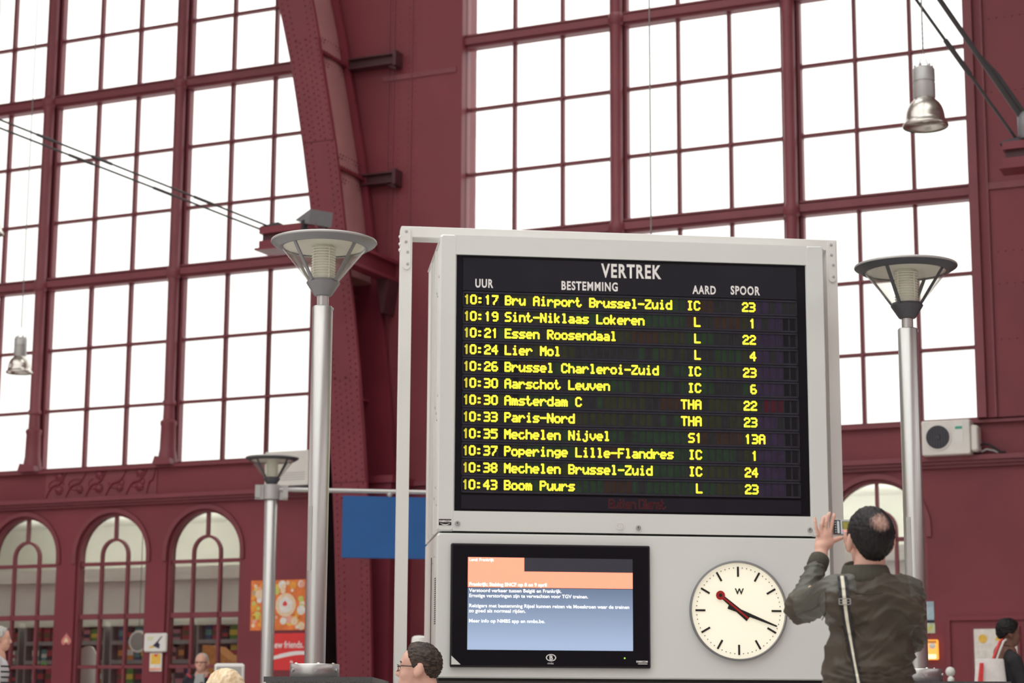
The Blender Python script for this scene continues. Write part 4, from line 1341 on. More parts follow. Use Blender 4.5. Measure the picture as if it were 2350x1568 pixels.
# ------------------------------------------------------------------ people
from mathutils.bvhtree import BVHTree
import numpy as np
_C8 = [(0, 0, 0), (1, 0, 0), (0, 1, 0), (1, 1, 0), (0, 0, 1), (1, 0, 1), (0, 1, 1), (1, 1, 1)]
_E12 = [(0, 1), (2, 3), (4, 5), (6, 7), (0, 2), (1, 3), (4, 6), (5, 7), (0, 4), (1, 5), (2, 6), (3, 7)]
def surface_net(F, o, h):
    """quads round the zero level of a field sampled on a grid"""
    S = F < 0
    nx, ny, nz = F.shape
    cnt = np.zeros((nx - 1, ny - 1, nz - 1), np.int8)
    for a, b, c in _C8:
        cnt += S[a:nx - 1 + a, b:ny - 1 + b, c:nz - 1 + c]
    act = (cnt > 0) & (cnt < 8)
    I = np.argwhere(act)
    acc = np.zeros((len(I), 3)); num = np.zeros(len(I))
    cv = [F[I[:, 0] + a, I[:, 1] + b, I[:, 2] + c] for a, b, c in _C8]
    for p, q_ in _E12:
        v0, v1 = cv[p], cv[q_]
        mk = (v0 < 0) != (v1 < 0)
        t = np.where(mk, v0 / np.where(mk, v0 - v1, 1), 0)
        c0, c1 = np.array(_C8[p], float), np.array(_C8[q_], float)
        acc += mk[:, None] * (c0 + t[:, None] * (c1 - c0)); num += mk
    V = o + (I + acc / num[:, None]) * h
    ID = -np.ones(act.shape, np.int64)
    ID[act] = np.arange(len(I))
    Q = []
    for ax in range(3):
        sl0 = [slice(None)] * 3; sl1 = [slice(None)] * 3
        sl0[ax] = slice(0, -1); sl1[ax] = slice(1, None)
        A, B = S[tuple(sl0)], S[tuple(sl1)]
        E = np.argwhere(A != B)
        u, w = (ax + 1) % 3, (ax + 2) % 3
        E = E[(E[:, u] > 0) & (E[:, w] > 0) & (E[:, u] < F.shape[u] - 1) & (E[:, w] < F.shape[w] - 1)]
        def cell(du, dw):
            e = E.copy(); e[:, u] -= du; e[:, w] -= dw
            return ID[e[:, 0], e[:, 1], e[:, 2]]
        qd = np.stack([cell(1, 1), cell(0, 1), cell(0, 0), cell(1, 0)], 1)
        fl = ~A[E[:, 0], E[:, 1], E[:, 2]]
        qd[fl] = qd[fl][:, ::-1]
        Q.append(qd)
    return V, np.concatenate(Q)
def organic(name, prims, mt, parent=None, voxel=.007, smooth=6, disp=None, loc=None, blend=None):
    """one continuous skin over capsules and ellipsoids (smooth union of distance fields)"""
    blend = blend if blend is not None else max(.018, voxel * 1.5)
    los, his = [], []
    for p in prims:
        if p[0] == 'e':
            c = np.array(p[1]); r = max(p[2]) if isinstance(p[2], (tuple, list)) else p[2]
            los.append(c - r); his.append(c + r)
        else:
            a, b = np.array(p[1]), np.array(p[2])
            los += [a - p[3], b - p[4]]; his += [a + p[3], b + p[4]]
    h = voxel
    pad = blend + 3 * h
    lo = np.min(los, 0) - pad; hi = np.max(his, 0) + pad
    n = np.ceil((hi - lo) / h).astype(int) + 1
    F = np.full(tuple(n), 1.0, np.float32)
    for p in prims:
        kb = blend
        if p[0] == 'e':
            c = np.array(p[1]); r = p[2] if isinstance(p[2], (tuple, list)) else (p[2],) * 3
            b0, b1 = c - max(r), c + max(r)
        else:
            a, b = np.array(p[1]), np.array(p[2])
            if len(p) > 5:
                kb = p[5]
            rm = max(p[3], p[4])
            b0, b1 = np.minimum(a, b) - rm, np.maximum(a, b) + rm
        i0 = np.maximum(((b0 - pad - lo) / h).astype(int), 0); i1 = np.minimum(((b1 + pad - lo) / h).astype(int) + 2, n)
        X = (lo[0] + h * np.arange(i0[0], i1[0]))[:, None, None]; Y = (lo[1] + h * np.arange(i0[1], i1[1]))[None, :, None]; Z = (lo[2] + h * np.arange(i0[2], i1[2]))[None, None, :]
        if p[0] == 'e':
            x, y, z = X - c[0], Y - c[1], Z - c[2]
            if len(p) > 3 and p[3] is not None:
                R = np.array(p[3].to_3x3())
                x, y, z = (R[0, 0] * x + R[1, 0] * y + R[2, 0] * z, R[0, 1] * x + R[1, 1] * y + R[2, 1] * z, R[0, 2] * x + R[1, 2] * y + R[2, 2] * z)
            k0 = np.sqrt((x / r[0]) ** 2 + (y / r[1]) ** 2 + (z / r[2]) ** 2)
            k1 = np.sqrt((x / r[0] ** 2) ** 2 + (y / r[1] ** 2) ** 2 + (z / r[2] ** 2) ** 2)
            D = k0 * (k0 - 1) / np.maximum(k1, 1e-6)
        else:
            ab = b - a
            L = max(float(ab.dot(ab)), 1e-9)
            x, y, z = X - a[0], Y - a[1], Z - a[2]
            t = np.clip((x * ab[0] + y * ab[1] + z * ab[2]) / L, 0, 1)
            D = np.sqrt((x - t * ab[0]) ** 2 + (y - t * ab[1]) ** 2 + (z - t * ab[2]) ** 2) - (p[3] + (p[4] - p[3]) * t)
        S_ = F[i0[0]:i1[0], i0[1]:i1[1], i0[2]:i1[2]]
        hh = np.maximum(kb - np.abs(S_ - D), 0) / kb
        S_[...] = np.minimum(S_, D) - hh * hh * kb * .25
    V, Q = surface_net(F, lo, h)
    me = bpy.data.meshes.new(name)
    me.from_pydata(V.tolist(), [], Q.tolist())
    if disp:
        ns = [v.normal.copy() for v in me.vertices]
        for v, nn in zip(me.vertices, ns):
            v.co += nn * disp(v.co)
    for x in (mt if isinstance(mt, (list, tuple)) else [mt]):
        me.materials.append(x)
    me.polygons.foreach_set('use_smooth', [True] * len(me.polygons))
    me.update()
    return link(name, me, parent, loc)

def skin_mat(name, col):
    return mat(name, col, .5, var=.10, scale=18, bump=.05, bscale=120, spec=.4)
def hair_mat(name, col, hi, streak=(60, 60, 8)):
    mt, n, b = _pr(name)
    L = n.links.new
    tcn = n.nodes.new('ShaderNodeTexCoord'); mp = n.nodes.new('ShaderNodeMapping'); mp.inputs['Scale'].default_value = streak
    nz = n.nodes.new('ShaderNodeTexNoise'); nz.inputs['Scale'].default_value = 2.2; nz.inputs['Detail'].default_value = 6
    rp = n.nodes.new('ShaderNodeValToRGB'); rp.color_ramp.elements[0].position = .35; rp.color_ramp.elements[1].position = .7
    rp.color_ramp.elements[0].color = (*col, 1); rp.color_ramp.elements[1].color = (*hi, 1)
    L(tcn.outputs['Object'], mp.inputs[0]); L(mp.outputs[0], nz.inputs['Vector']); L(nz.outputs['Fac'], rp.inputs[0]); L(rp.outputs[0], b.inputs['Base Color'])
    bp = n.nodes.new('ShaderNodeBump'); bp.inputs['Strength'].default_value = .7; bp.inputs['Distance'].default_value = .004
    L(nz.outputs['Fac'], bp.inputs['Height']); L(bp.outputs[0], b.inputs['Normal'])
    b.inputs['Roughness'].default_value = .5
    b.inputs['Specular IOR Level'].default_value = .28
    return mt
M['skin1'] = skin_mat('skin_light', (.64, .36, .27))
M['skin2'] = skin_mat('skin_fair', (.70, .42, .33))
M['skin3'] = skin_mat('skin_brown', (.20, .10, .07))
M['hair_black'] = hair_mat('hair_near_black', (.004, .0035, .004), (.017, .015, .015))
M['hair_brown'] = hair_mat('hair_dark_brown', (.012, .009, .008), (.105, .072, .054), (9, 45, 45))
M['hair_grey'] = hair_mat('hair_silver', (.30, .29, .27), (.62, .61, .58))
M['hair_blond'] = hair_mat('hair_blond', (.66, .48, .28), (.90, .78, .56), (40, 6, 14))
M['hair_lbrown'] = hair_mat('hair_light_brown', (.22, .13, .08), (.45, .30, .19))

def head_prims(Mh, k=1.0, neck=True, ears=True):
    R3 = Mh.to_3x3().normalized()
    T = lambda x, y, z: Mh @ Vector((x * k, y * k, z * k))
    E = lambda c, r: ('e', T(*c), tuple(v * k for v in r), R3)
    Cp = lambda a, b, r0, r1: ('c', T(*a), T(*b), r0 * k, r1 * k)
    P = [E((0, -.012, .022), (.075, .095, .088)), E((0, .030, -.035), (.060, .062, .085)), E((0, .035, .03), (.066, .056, .06)),
         E((0, .040, -.085), (.047, .045, .032)), E((0, .066, -.102), (.022, .018, .016)),
         Cp((0, .088, .004), (0, .106, -.032), .009, .012), E((0, .099, -.036), (.017, .012, .010)),
         Cp((-.038, .076, .016), (.038, .076, .016), .011, .011), E((-.036, .062, -.036), (.024, .024, .026)), E((.036, .062, -.036), (.024, .024, .026)),
         Cp((-.019, .083, -.066), (.019, .083, -.066), .008, .008), Cp((-.015, .084, -.076), (.015, .084, -.076), .008, .008)]
    if neck:
        P.append(Cp((0, -.018, -.075), (0, -.045, -.20), .052, .060))
    if ears:
        for s_ in (-1, 1):
            P += [E((s_ * .079, -.012, -.010), (.008, .021, .026)), E((s_ * .077, -.004, -.034), (.008, .013, .016)), E((s_ * .083, -.022, .0), (.007, .010, .024))]
    return P

def hairline(front, side, back, az):
    """az 0 = back of head, pi = forehead"""
    t = abs(az) / pi
    if t < .42:
        return back + (side - back) * (t / .42) ** 2.2
    if t < .60:
        return side - .10 * sin((t - .42) / .18 * pi)
    return side + (front - side) * min(1, ((t - .60) / .22)) ** .8
def hair_cap(Mh, k, mt, parent, front=.52, side=-.12, back=-.72, thick=.010, rough=.004, quiff=0.0, name='hair', hole=None, freq=30, flat=1.0, lift=0.0, drop=0.0):
    nu, nv = 110, 60
    vs, fs, idx = [], [], {}
    for j in range(nv + 1):
        el = pi / 2 - (pi * .80) * j / nv
        for i in range(nu):
            az = 2 * pi * i / nu - pi
            d = Vector((sin(az) * cos(el), -cos(az) * cos(el), sin(el)))
            zz = d.z
            r = thick + rough * 1.3 * noise.noise(Vector((d.x * freq * .30, d.y * freq * .08, d.z * freq * .22)) + Vector((3.1, 1.7, .3)))
            r += rough * 1.1 * noise.noise(Vector((d.x * freq * .9, d.y * freq * .2, d.z * freq * .8)))
            if quiff:
                f = max(0, d.y) * max(0, d.z + .1)
                r += quiff * f + quiff * .5 * max(0, d.z) ** 2
            if lift:
                r += lift * max(0, d.z)
            edge = zz - hairline(front, side, back, az)
            r *= max(0.15, min(1, edge / .18 + .25))
            p = Vector((d.x * (.0755 + r / 1), -.012 + d.y * (.0955 + r), .022 + d.z * (.0885 + r)))
            if drop:
                p.z -= drop * max(0, -d.z) * max(0, -d.y)
            idx[j, i] = len(vs)
            vs.append((Mh @ (p * k), edge, d))
    for j in range(nv):
        for i in range(nu):
            q_ = [idx[j, i], idx[j + 1, i], idx[j + 1, (i + 1) % nu], idx[j, (i + 1) % nu]]
            if max(vs[a][1] for a in q_) > 0 and not (hole and hole(vs[q_[0]][2])):
                fs.append(q_)
    bm = bmesh.new()
    bv = {}
    for f in fs:
        for a in f:
            if a not in bv:
                bv[a] = bm.verts.new(vs[a][0])
    for f in fs:
        try:
            bm.faces.new([bv[a] for a in f])
        except ValueError:
            pass
    bmesh.ops.remove_doubles(bm, verts=bm.verts, dist=.0004)
    bmesh.ops.recalc_face_normals(bm, faces=bm.faces)
    bmesh.ops.solidify(bm, geom=bm.faces[:], thickness=.006 * k)
    me = bpy.data.meshes.new(name)
    bm.to_mesh(me); bm.free()
    me.materials.append(mt)
    me.polygons.foreach_set('use_smooth', [True] * len(me.polygons))
    return link(name, me, parent)

def eyes(Mh, k, parent, col=(.05, .03, .02)):
    if 'eye_white' not in M:
        M['eye_white'] = mat('eye_white', (.75, .72, .68), .3, var=.02)
        M['iris'] = mat('iris_dark', (.035, .022, .015), .2)
    for s_ in (-1, 1):
        q = MB(); q.ball(tuple(Mh @ Vector((s_ * .031 * k, .074 * k, -.004 * k))), .0125 * k, 12, 8)
        e = q.build('eyeball', M['eye_white'], parent, True)
        q = MB(); q.ball(tuple(Mh @ Vector((s_ * .031 * k, .083 * k, -.004 * k))), .0055 * k, 10, 6)
        q.build('iris', M['iris'], e, True)

def finger(pts, r0, r1):
    out = []
    n = len(pts) - 1
    for i in range(n):
        a = r0 + (r1 - r0) * i / n; b = r0 + (r1 - r0) * (i + 1) / n
        out.append(('c', pts[i], pts[i + 1], a, b, .004))
    return out

# ---- the man photographing the board
MY = 7.4
MB0 = Vector((at(1993, 1400, MY).x, MY, 0))
def P1(px, py, dy=0.0):
    return at(px, py, MY + dy) - MB0
hc = P1(1996, 1238, .02)
MH1 = Matrix.Translation(hc) @ Matrix.Rotation(radians(6), 4, 'Z') @ Matrix.Rotation(radians(16), 4, 'X')
body = head_prims(MH1, .99)
# neck and trunk under the clothes
neck = P1(1992, 1322, .0)
body += [('c', hc + Vector((0, -.01, -.06)), neck + Vector((0, .015, 0)), .052, .056), ('c', neck + Vector((0, .03, -.06)), P1(1990, 1600, .03), .06, .08), ('c', P1(1990, 1600, .03), Vector((-.02, .03, .92)), .08, .11)]
sh_l, el_l, wr_l = P1(1914, 1362, .02), P1(1839, 1396, .24), P1(1883, 1278, .37)
sh_r, el_r, wr_r = P1(2078, 1362, .02), P1(2082, 1462, .20), P1(1985, 1290, .40)
body += [('c', sh_l, el_l, .045, .038), ('c', el_l, wr_l, .036, .026), ('c', sh_r, el_r, .045, .038), ('c', el_r, wr_r, .036, .027)]
for sx_ in (-1, 1):
    hip = Vector((sx_ * .09 - .02, .03, .90)); kn = Vector((sx_ * .10 - .02, .05, .50)); an = Vector((sx_ * .11 - .02, .01, .09))
    body += [('c', hip, kn, .075, .055), ('c', kn, an, .052, .036), ('c', an, an + Vector((0, .14, -.055)), .035, .030)]
# left hand: back of the hand to the camera, gripping the phone end
H = lambda px, py, dy: P1(px, py, dy)
body += [('e', H(1889, 1240, .385), (.030, .016, .042), Matrix.Rotation(radians(14), 3, 'Y')), ('c', wr_l, H(1886, 1258, .38), .025, .024), ('e', H(1897, 1233, .385), (.022, .016, .03), None), ('c', H(1883, 1255, .38), H(1902, 1248, .385), .02, .018)]
body += finger([H(1905, 1222, .388), H(1909, 1203, .398), H(1913, 1187, .408), H(1914, 1181, .416)], .0088, .0068)
body += finger([H(1894, 1218, .382), H(1897, 1200, .384), H(1901, 1184, .392), H(1904, 1178, .402)], .0088, .0068)
body += finger([H(1884, 1221, .378), H(1885, 1206, .378), H(1889, 1192, .386), H(1892, 1186, .396)], .0082, .0064)
body += finger([H(1877, 1228, .374), H(1873, 1212, .372), H(1871, 1198, .374), H(1870, 1189, .378)], .0072, .0055)
body += finger([H(1897, 1252, .382), H(1908, 1243, .388), H(1920, 1238, .392), H(1931, 1235, .394)], .012, .0085)
# right hand: fingers on the near edge of the phone, seen left of the face
body += [('c', wr_r, H(1966, 1262, .40), .026, .026), ('e', H(1960, 1246, .40), (.030, .018, .036), None)]
body += finger([H(1948, 1262, .385), H(1944, 1248, .375), H(1941, 1233, .372), H(1940, 1222, .372)], .0105, .008)
body += finger([H(1952, 1232, .41), H(1950, 1212, .415), H(1952, 1196, .42)], .009, .0075)
body += finger([H(1962, 1230, .412), H(1960, 1210, .418), H(1962, 1194, .424)], .009, .0075)
body += finger([H(1972, 1232, .412), H(1971, 1212, .418), H(1973, 1198, .424)], .009, .0075)
body += finger([H(1978, 1240, .410), H(1980, 1224, .414), H(1982, 1212, .418)], .008, .0065)
pm = organic('person', body, M['skin2'], None, .0045, 4, None, MB0, .012)
tag(pm, 'man in olive jacket holding a phone up to the departure board', 'person')
eyes(MH1, .99, pm)

M['jacket'] = mat('olive_brown_jacket', (.062, .050, .036), .55, var=.14, scale=4, bump=.12, bscale=220, spec=.35)
M['jacket_nylon'] = mat('olive_green_nylon', (.075, .076, .060), .45, var=.12, scale=6, bump=.10, bscale=160)
M['rib_knit'] = mat('olive_rib_knit', (.055, .052, .036), .8, var=.10, scale=80, stretch=(1, 1, .15), bump=.4, bscale=90)
def folds(p):
    w = noise.noise(Vector((p.x * 4, p.y * 4, p.z * 5)))
    a = noise.noise(Vector((p.x * 3.0 + w, p.y * 3, p.z * 17 + 2.6 * w + p.x * 7)))
    ridge = max(0.0, 1 - abs(a) * 3.2) ** 1.5
    a2 = noise.noise(Vector((p.x * 5 + 9, p.y * 5, p.z * 30 - p.x * 10 + 3 * w)))
    r2 = max(0.0, 1 - abs(a2) * 3.0) ** 1.5
    low = max(0.0, min(1.0, (1.56 - p.z) / .30))
    arm = max(0.0, min(1.0, (-.10 - p.x) / .06)) if p.z > 1.25 else 0.0
    b = noise.noise(Vector((p.x * 24 + 4, p.y * 24, p.z * 24)))
    return (.004 + .013 * low * (1 - arm) + .003 * arm) * ridge + (.002 + .006 * low * (1 - arm) + .002 * arm) * r2 + .001 * b - .004
jk = [('e', P1(1999, 1412, .02), (.163, .112, .150)), ('e', P1(1993, 1510, .02), (.160, .112, .17)), ('e', P1(1989, 1600, .02), (.166, .118, .15)), ('e', P1(1987, 1690, .02), (.165, .12, .12)),
      ('c', P1(1930, 1360, .005), P1(2068, 1360, .005), .066, .066), ('c', P1(1958, 1346, -.02), P1(2022, 1346, -.02), .052, .052), ('c', P1(2010, 1360, -.03), P1(2075, 1400, -.02), .07, .07), ('c', P1(1925, 1385, -.02), P1(1960, 1400, -.03), .07, .07),
      ('c', sh_l, el_l, .068, .056), ('c', el_l, wr_l + (el_l - wr_l) * .10, .055, .036), ('e', el_l, (.055, .058, .055)),
      ('c', sh_r + Vector((.004, 0, 0)), el_r, .066, .058), ('c', el_r, wr_r + (el_r - wr_r) * .1, .056, .037)]
jo = organic('jacket', jk, [M['jacket'], M['jacket_nylon']], pm, .0065, 5, folds)
ua = (el_l - sh_l).normalized()
for f in jo.data.polygons:
    c = f.center
    t = (c - sh_l).dot(ua)
    d_ = ((c - sh_l) - ua * t).length
    if (-.05 < t < .20 and d_ < .12 and c.x < sh_l.x + .02) or (c.x > P1(2040, 0).x and c.z > P1(0, 1362).z) or (c.x < P1(1922, 0).x and c.z > P1(0, 1352).z):
        f.material_index = 1
# cuffs, collar, hem
fd = (wr_l - el_l).normalized()
MB().tube([wr_l - fd * .058, wr_l - fd * .05, wr_l - fd * .025, wr_l - fd * .008, wr_l - fd * .002], [.036, .040, .040, .038, .032], 24).build('cuff', M['rib_knit'], pm, 60)
fr_ = (wr_r - el_r).normalized()
MB().tube([wr_r - fr_ * .058, wr_r - fr_ * .05, wr_r - fr_ * .008, wr_r - fr_ * .002], [.036, .040, .038, .032], 24).build('cuff', M['rib_knit'], pm, 60)
cc = P1(1987, 1308, .005)
rings = []
for rr, z, dy in ((.088, -.040, 0), (.098, -.030, 0), (.090, -.004, .004), (.084, .018, .008), (.078, .027, .010), (.070, .024, .010), (.072, .0, .004)):
    rings.append([tuple(cc + Vector((rr * 1.0 * cos(a), rr * .86 * sin(a) + dy, z + .012 * sin(a) - .010 * abs(cos(a)) ** 3))) for a in [2 * pi * i / 40 for i in range(40)]])
q = MB(); q.loft(rings, True, False); q.build('collar', M['rib_knit'], pm, 70)
M['jeans'] = mat('dark_trousers', (.03, .032, .045), .8, var=.15, scale=8, bump=.1, bscale=200)
M['shoe'] = mat('black_shoe_leather', (.02, .018, .016), .4)
tr = []
for sx_ in (-1, 1):
    hip = Vector((sx_ * .09 - .02, .03, .92)); kn = Vector((sx_ * .10 - .02, .05, .50)); an = Vector((sx_ * .11 - .02, .01, .10))
    tr += [('c', hip, kn, .098, .072), ('c', kn, an, .068, .058)]
tr.append(('e', Vector((-.02, .03, .95)), (.165, .12, .12)))
organic('trousers', tr, M['jeans'], pm, .012, 3)
for sx_ in (-1, 1):
    organic('shoe', [('c', Vector((sx_ * .11 - .02, -.03, .045)), Vector((sx_ * .12 - .02, .17, .035)), .045, .036), ('e', Vector((sx_ * .11 - .02, -.02, .07)), (.045, .055, .05))], M['shoe'], pm, .010, 2)
# hair with a thin crown
def bald_hair():
    mt = M['hair_black'].copy(); mt.name = 'hair_black_thin_crown'
    n = mt.node_tree; L = n.links.new
    b = n.nodes.get('Principled BSDF')
    src = b.inputs['Base Color'].links[0].from_socket
    nz = [x for x in n.nodes if x.type == 'TEX_NOISE'][0]
    tcn = [x for x in n.nodes if x.type == 'TEX_COORD'][0]
    vm = n.nodes.new('ShaderNodeVectorMath'); vm.operation = 'DISTANCE'
    spot = MH1 @ Vector((.010, -.092, .084))
    vm.inputs[1].default_value = tuple(spot)
    L(tcn.outputs['Object'], vm.inputs[0])
    ad = n.nodes.new('ShaderNodeMath'); ad.operation = 'MULTIPLY_ADD'; ad.inputs[1].default_value = .05; 
    L(nz.outputs['Fac'], ad.inputs[0]); L(vm.outputs['Value'], ad.inputs[2])
    rp = n.nodes.new('ShaderNodeMapRange'); rp.inputs['From Min'].default_value = .040; rp.inputs['From Max'].default_value = .066; rp.inputs['To Min'].default_value = .75; rp.inputs['To Max'].default_value = 0
    L(ad.outputs[0], rp.inputs['Value'])
    mx = n.nodes.new('ShaderNodeMix'); mx.data_type = 'RGBA'
    L(rp.outputs[0], mx.inputs[0]); L(src, mx.inputs[6]); mx.inputs[7].default_value = (.60, .38, .31, 1)
    L(mx.outputs[2], b.inputs['Base Color'])
    return mt
hair_cap(MH1, .99, bald_hair(), pm, front=.55, side=-.20, back=-.95, thick=.010, rough=.003, freq=34, lift=.004, drop=.030)

# shoulder strap laid on the back of the jacket
dg = bpy.context.evaluated_depsgraph_get(); dg.update()
bv = BVHTree.FromPolygons([v.co + MB0 for v in jo.data.vertices], [tuple(f.vertices) for f in jo.data.polygons])
def on_back(px, py, out=.004):
    d_ = ((px - 1175) / FPX * _R - (py - 784) / FPX * _U + _f).normalized()
    hit = bv.ray_cast(CAMP, d_)
    p = hit[0] if hit[0] is not None else at(px, py, MY - .1)
    return p - d_ * out - MB0
def smoothed(path, n):
    out = []
    for i in range(n + 1):
        t = i / n * (len(path) - 1)
        k = min(int(t), len(path) - 2); u = t - k
        p0 = path[max(k - 1, 0)]; p1 = path[k]; p2 = path[k + 1]; p3 = path[min(k + 2, len(path) - 1)]
        out.append(tuple(.5 * ((2 * b) + (-a + c) * u + (2 * a - 5 * b + 4 * c - d_) * u * u + (-a + 3 * b - 3 * c + d_) * u ** 3) for a, b, c, d_ in zip(p0, p1, p2, p3)))
    return out
M['strap_dark'] = mat('black_webbing', (.018, .018, .022), .7, bump=.2, bscale=300)
M['strap_white'] = mat('cream_webbing', (.72, .70, .56), .7, bump=.2, bscale=300)
PATH = [(1932, 1322, 11), (1935, 1345, 11), (1939, 1385, 10.5), (1945, 1430, 10), (1953, 1475, 8), (1961, 1520, 7), (1968, 1556, 8), (1972, 1580, 9)]
sm = smoothed(PATH, 44)
cols_ = [(-1, -.36, 'strap_dark'), (-.36, .36, 'strap_white'), (.36, 1, 'strap_dark')]
dep = []
for (x, y, w) in sm:
    a = on_back(x, y, 0); dep.append((a + MB0 - CAMP).length)
dep = [min(dep[max(0, i - 2):i + 3]) for i in range(len(dep))]
def strap_pt(i, t, out):
    x, y, w = sm[i]
    d_ = ((x + t * w - 1175) / FPX * _R - (y - 784) / FPX * _U + _f).normalized()
    return CAMP + d_ * (dep[i] - out) - MB0
sroot = None
for a, b, nm in cols_:
    q = MB()
    rings = []
    for i in range(len(sm)):
        rings.append([tuple(strap_pt(i, a, .001)), tuple(strap_pt(i, b, .001)), tuple(strap_pt(i, b, .005 if 'white' in nm else .004)), tuple(strap_pt(i, a, .005 if 'white' in nm else .004))])
    q.loft(rings)
    o = q.build('shoulder_strap', M[nm], pm if sroot is None else sroot)
    if sroot is None:
        sroot = o
q = MB()
bi = min(range(len(sm)), key=lambda i: abs(sm[i][1] - 1382))
c0 = strap_pt(bi, 0, .006)
for dx, dz, wx, wz in ((0, .010, .021, .0016), (0, -.010, .021, .0016), (-.020, 0, .0016, .011), (.020, 0, .0016, .011), (0, 0, .0195, .001)):
    q.box(c0.x + dx - wx, c0.x + dx + wx, c0.y - .004, c0.y + .001, c0.z + dz - wz, c0.z + dz + wz)
q.build('buckle', M['alu_dull'], sroot)
q = MB(); q.box(c0.x - .008, c0.x + .007, c0.y - .003, c0.y + .002, c0.z - .008, c0.z + .008); q.build('buckle_loop', M['strap_white'], sroot)
# sleeve badge
M['badge_o'] = mat('badge_orange', (.75, .32, .08), .6); M['badge_c'] = mat('badge_cream', (.8, .74, .62), .6)
ba, bb, bc = on_back(1852, 1362, .012), on_back(1863, 1337, .012), on_back(1868, 1353, .012)
bu = (bb - ba).normalized(); bn = bu.cross(bc - ba).normalized()
if bn.y > 0:
    bn = -bn
bw = bn.cross(bu).normalized(); cen = (ba + bb) / 2
pb = None
for nm, k_, mt_, out in (('sleeve_badge', 1.0, 'badge_o', .002), ('badge_centre', .66, 'badge_c', .004)):
    ring = [cen + bu * .023 * k_ * sin(2 * pi * i / 16) + bw * .0085 * k_ * cos(2 * pi * i / 16) for i in range(16)]
    q = MB(); q.loft([[tuple(p - bn * .006) for p in ring], [tuple(p + bn * out) for p in ring]])
    pb = q.build(nm, M[mt_], pm if pb is None else pb)
# piping seam on the sleeve
for seam in ([(1832, 1411), (1845, 1405), (1858, 1402), (1870, 1396), (1880, 1386)], [(1893, 1352), (1895, 1380), (1894, 1405), (1886, 1424)], [(1962, 1362), (1990, 1363), (2025, 1361)]):
    MB().tube([on_back(x, y, .001) for x, y in [(a[0], a[1]) for a in smoothed(seam, 14)]], .0018, 6).build('seam_piping', M['jacket'], pm, True)

# the phone in his hands: a thing of its own
ph = thing('smartphone', 'silver phone held sideways by the man in the olive jacket', 'phone', at(1944, 1211, MY + .402), 0)
ph.rotation_euler = (radians(-8), 0, radians(4))
q = MB(); q.bbox(-.058, .058, -.004, .004, -.031, .031, .003); q.build('case', M['alu_dull'], ph)
q = MB(); q.box(-.055, .055, -.0052, -.0042, -.028, .028); sc_ = q.build('screen_glass', M['black'], ph)
M['ph_board'] = glow('phone_screen_board', (.055, .05, .02), 1.0); M['ph_frame'] = glow('phone_screen_frame', (.30, .32, .32), .8)
M['ph_red'] = glow('phone_screen_red', (.75, .10, .05), .8); M['ph_blue'] = glow('phone_screen_blue', (.12, .22, .42), .8); M['ph_yel'] = glow('phone_screen_yellow', (.30, .26, .03), .9)
q = MB(); q.box(-.026, .052, -.0058, -.0052, -.027, .027); q.build('picture_frame', M['ph_frame'], sc_)
q = MB(); q.box(-.020, .050, -.0064, -.0058, -.009, .023); q.build('picture_board', M['ph_board'], sc_)
for i in range(6):
    q = MB(); q.box(-.017, .012 - .004 * (i % 3), -.0068, -.0064, .017 - i * .005, .019 - i * .005); q.build('picture_line', M['ph_yel'], sc_)
q = MB(); q.box(-.020, .004, -.0064, -.0058, -.017, -.012); q.build('picture_red', M['ph_red'], sc_)
q = MB(); q.box(-.020, .004, -.0064, -.0058, -.025, -.017); q.build('picture_blue', M['ph_blue'], sc_)
for i in range(5):
    q = MB(); q.box(-.048, -.0445, -.0058, -.0052, -.022 + i * .010, -.0185 + i * .010); q.build('icon', M['ph_frame'], sc_)
q = MB(); q.box(-.040, -.031, -.0058, -.0052, -.024, .024); q.build('icon_bar', M['ph_frame'], sc_)

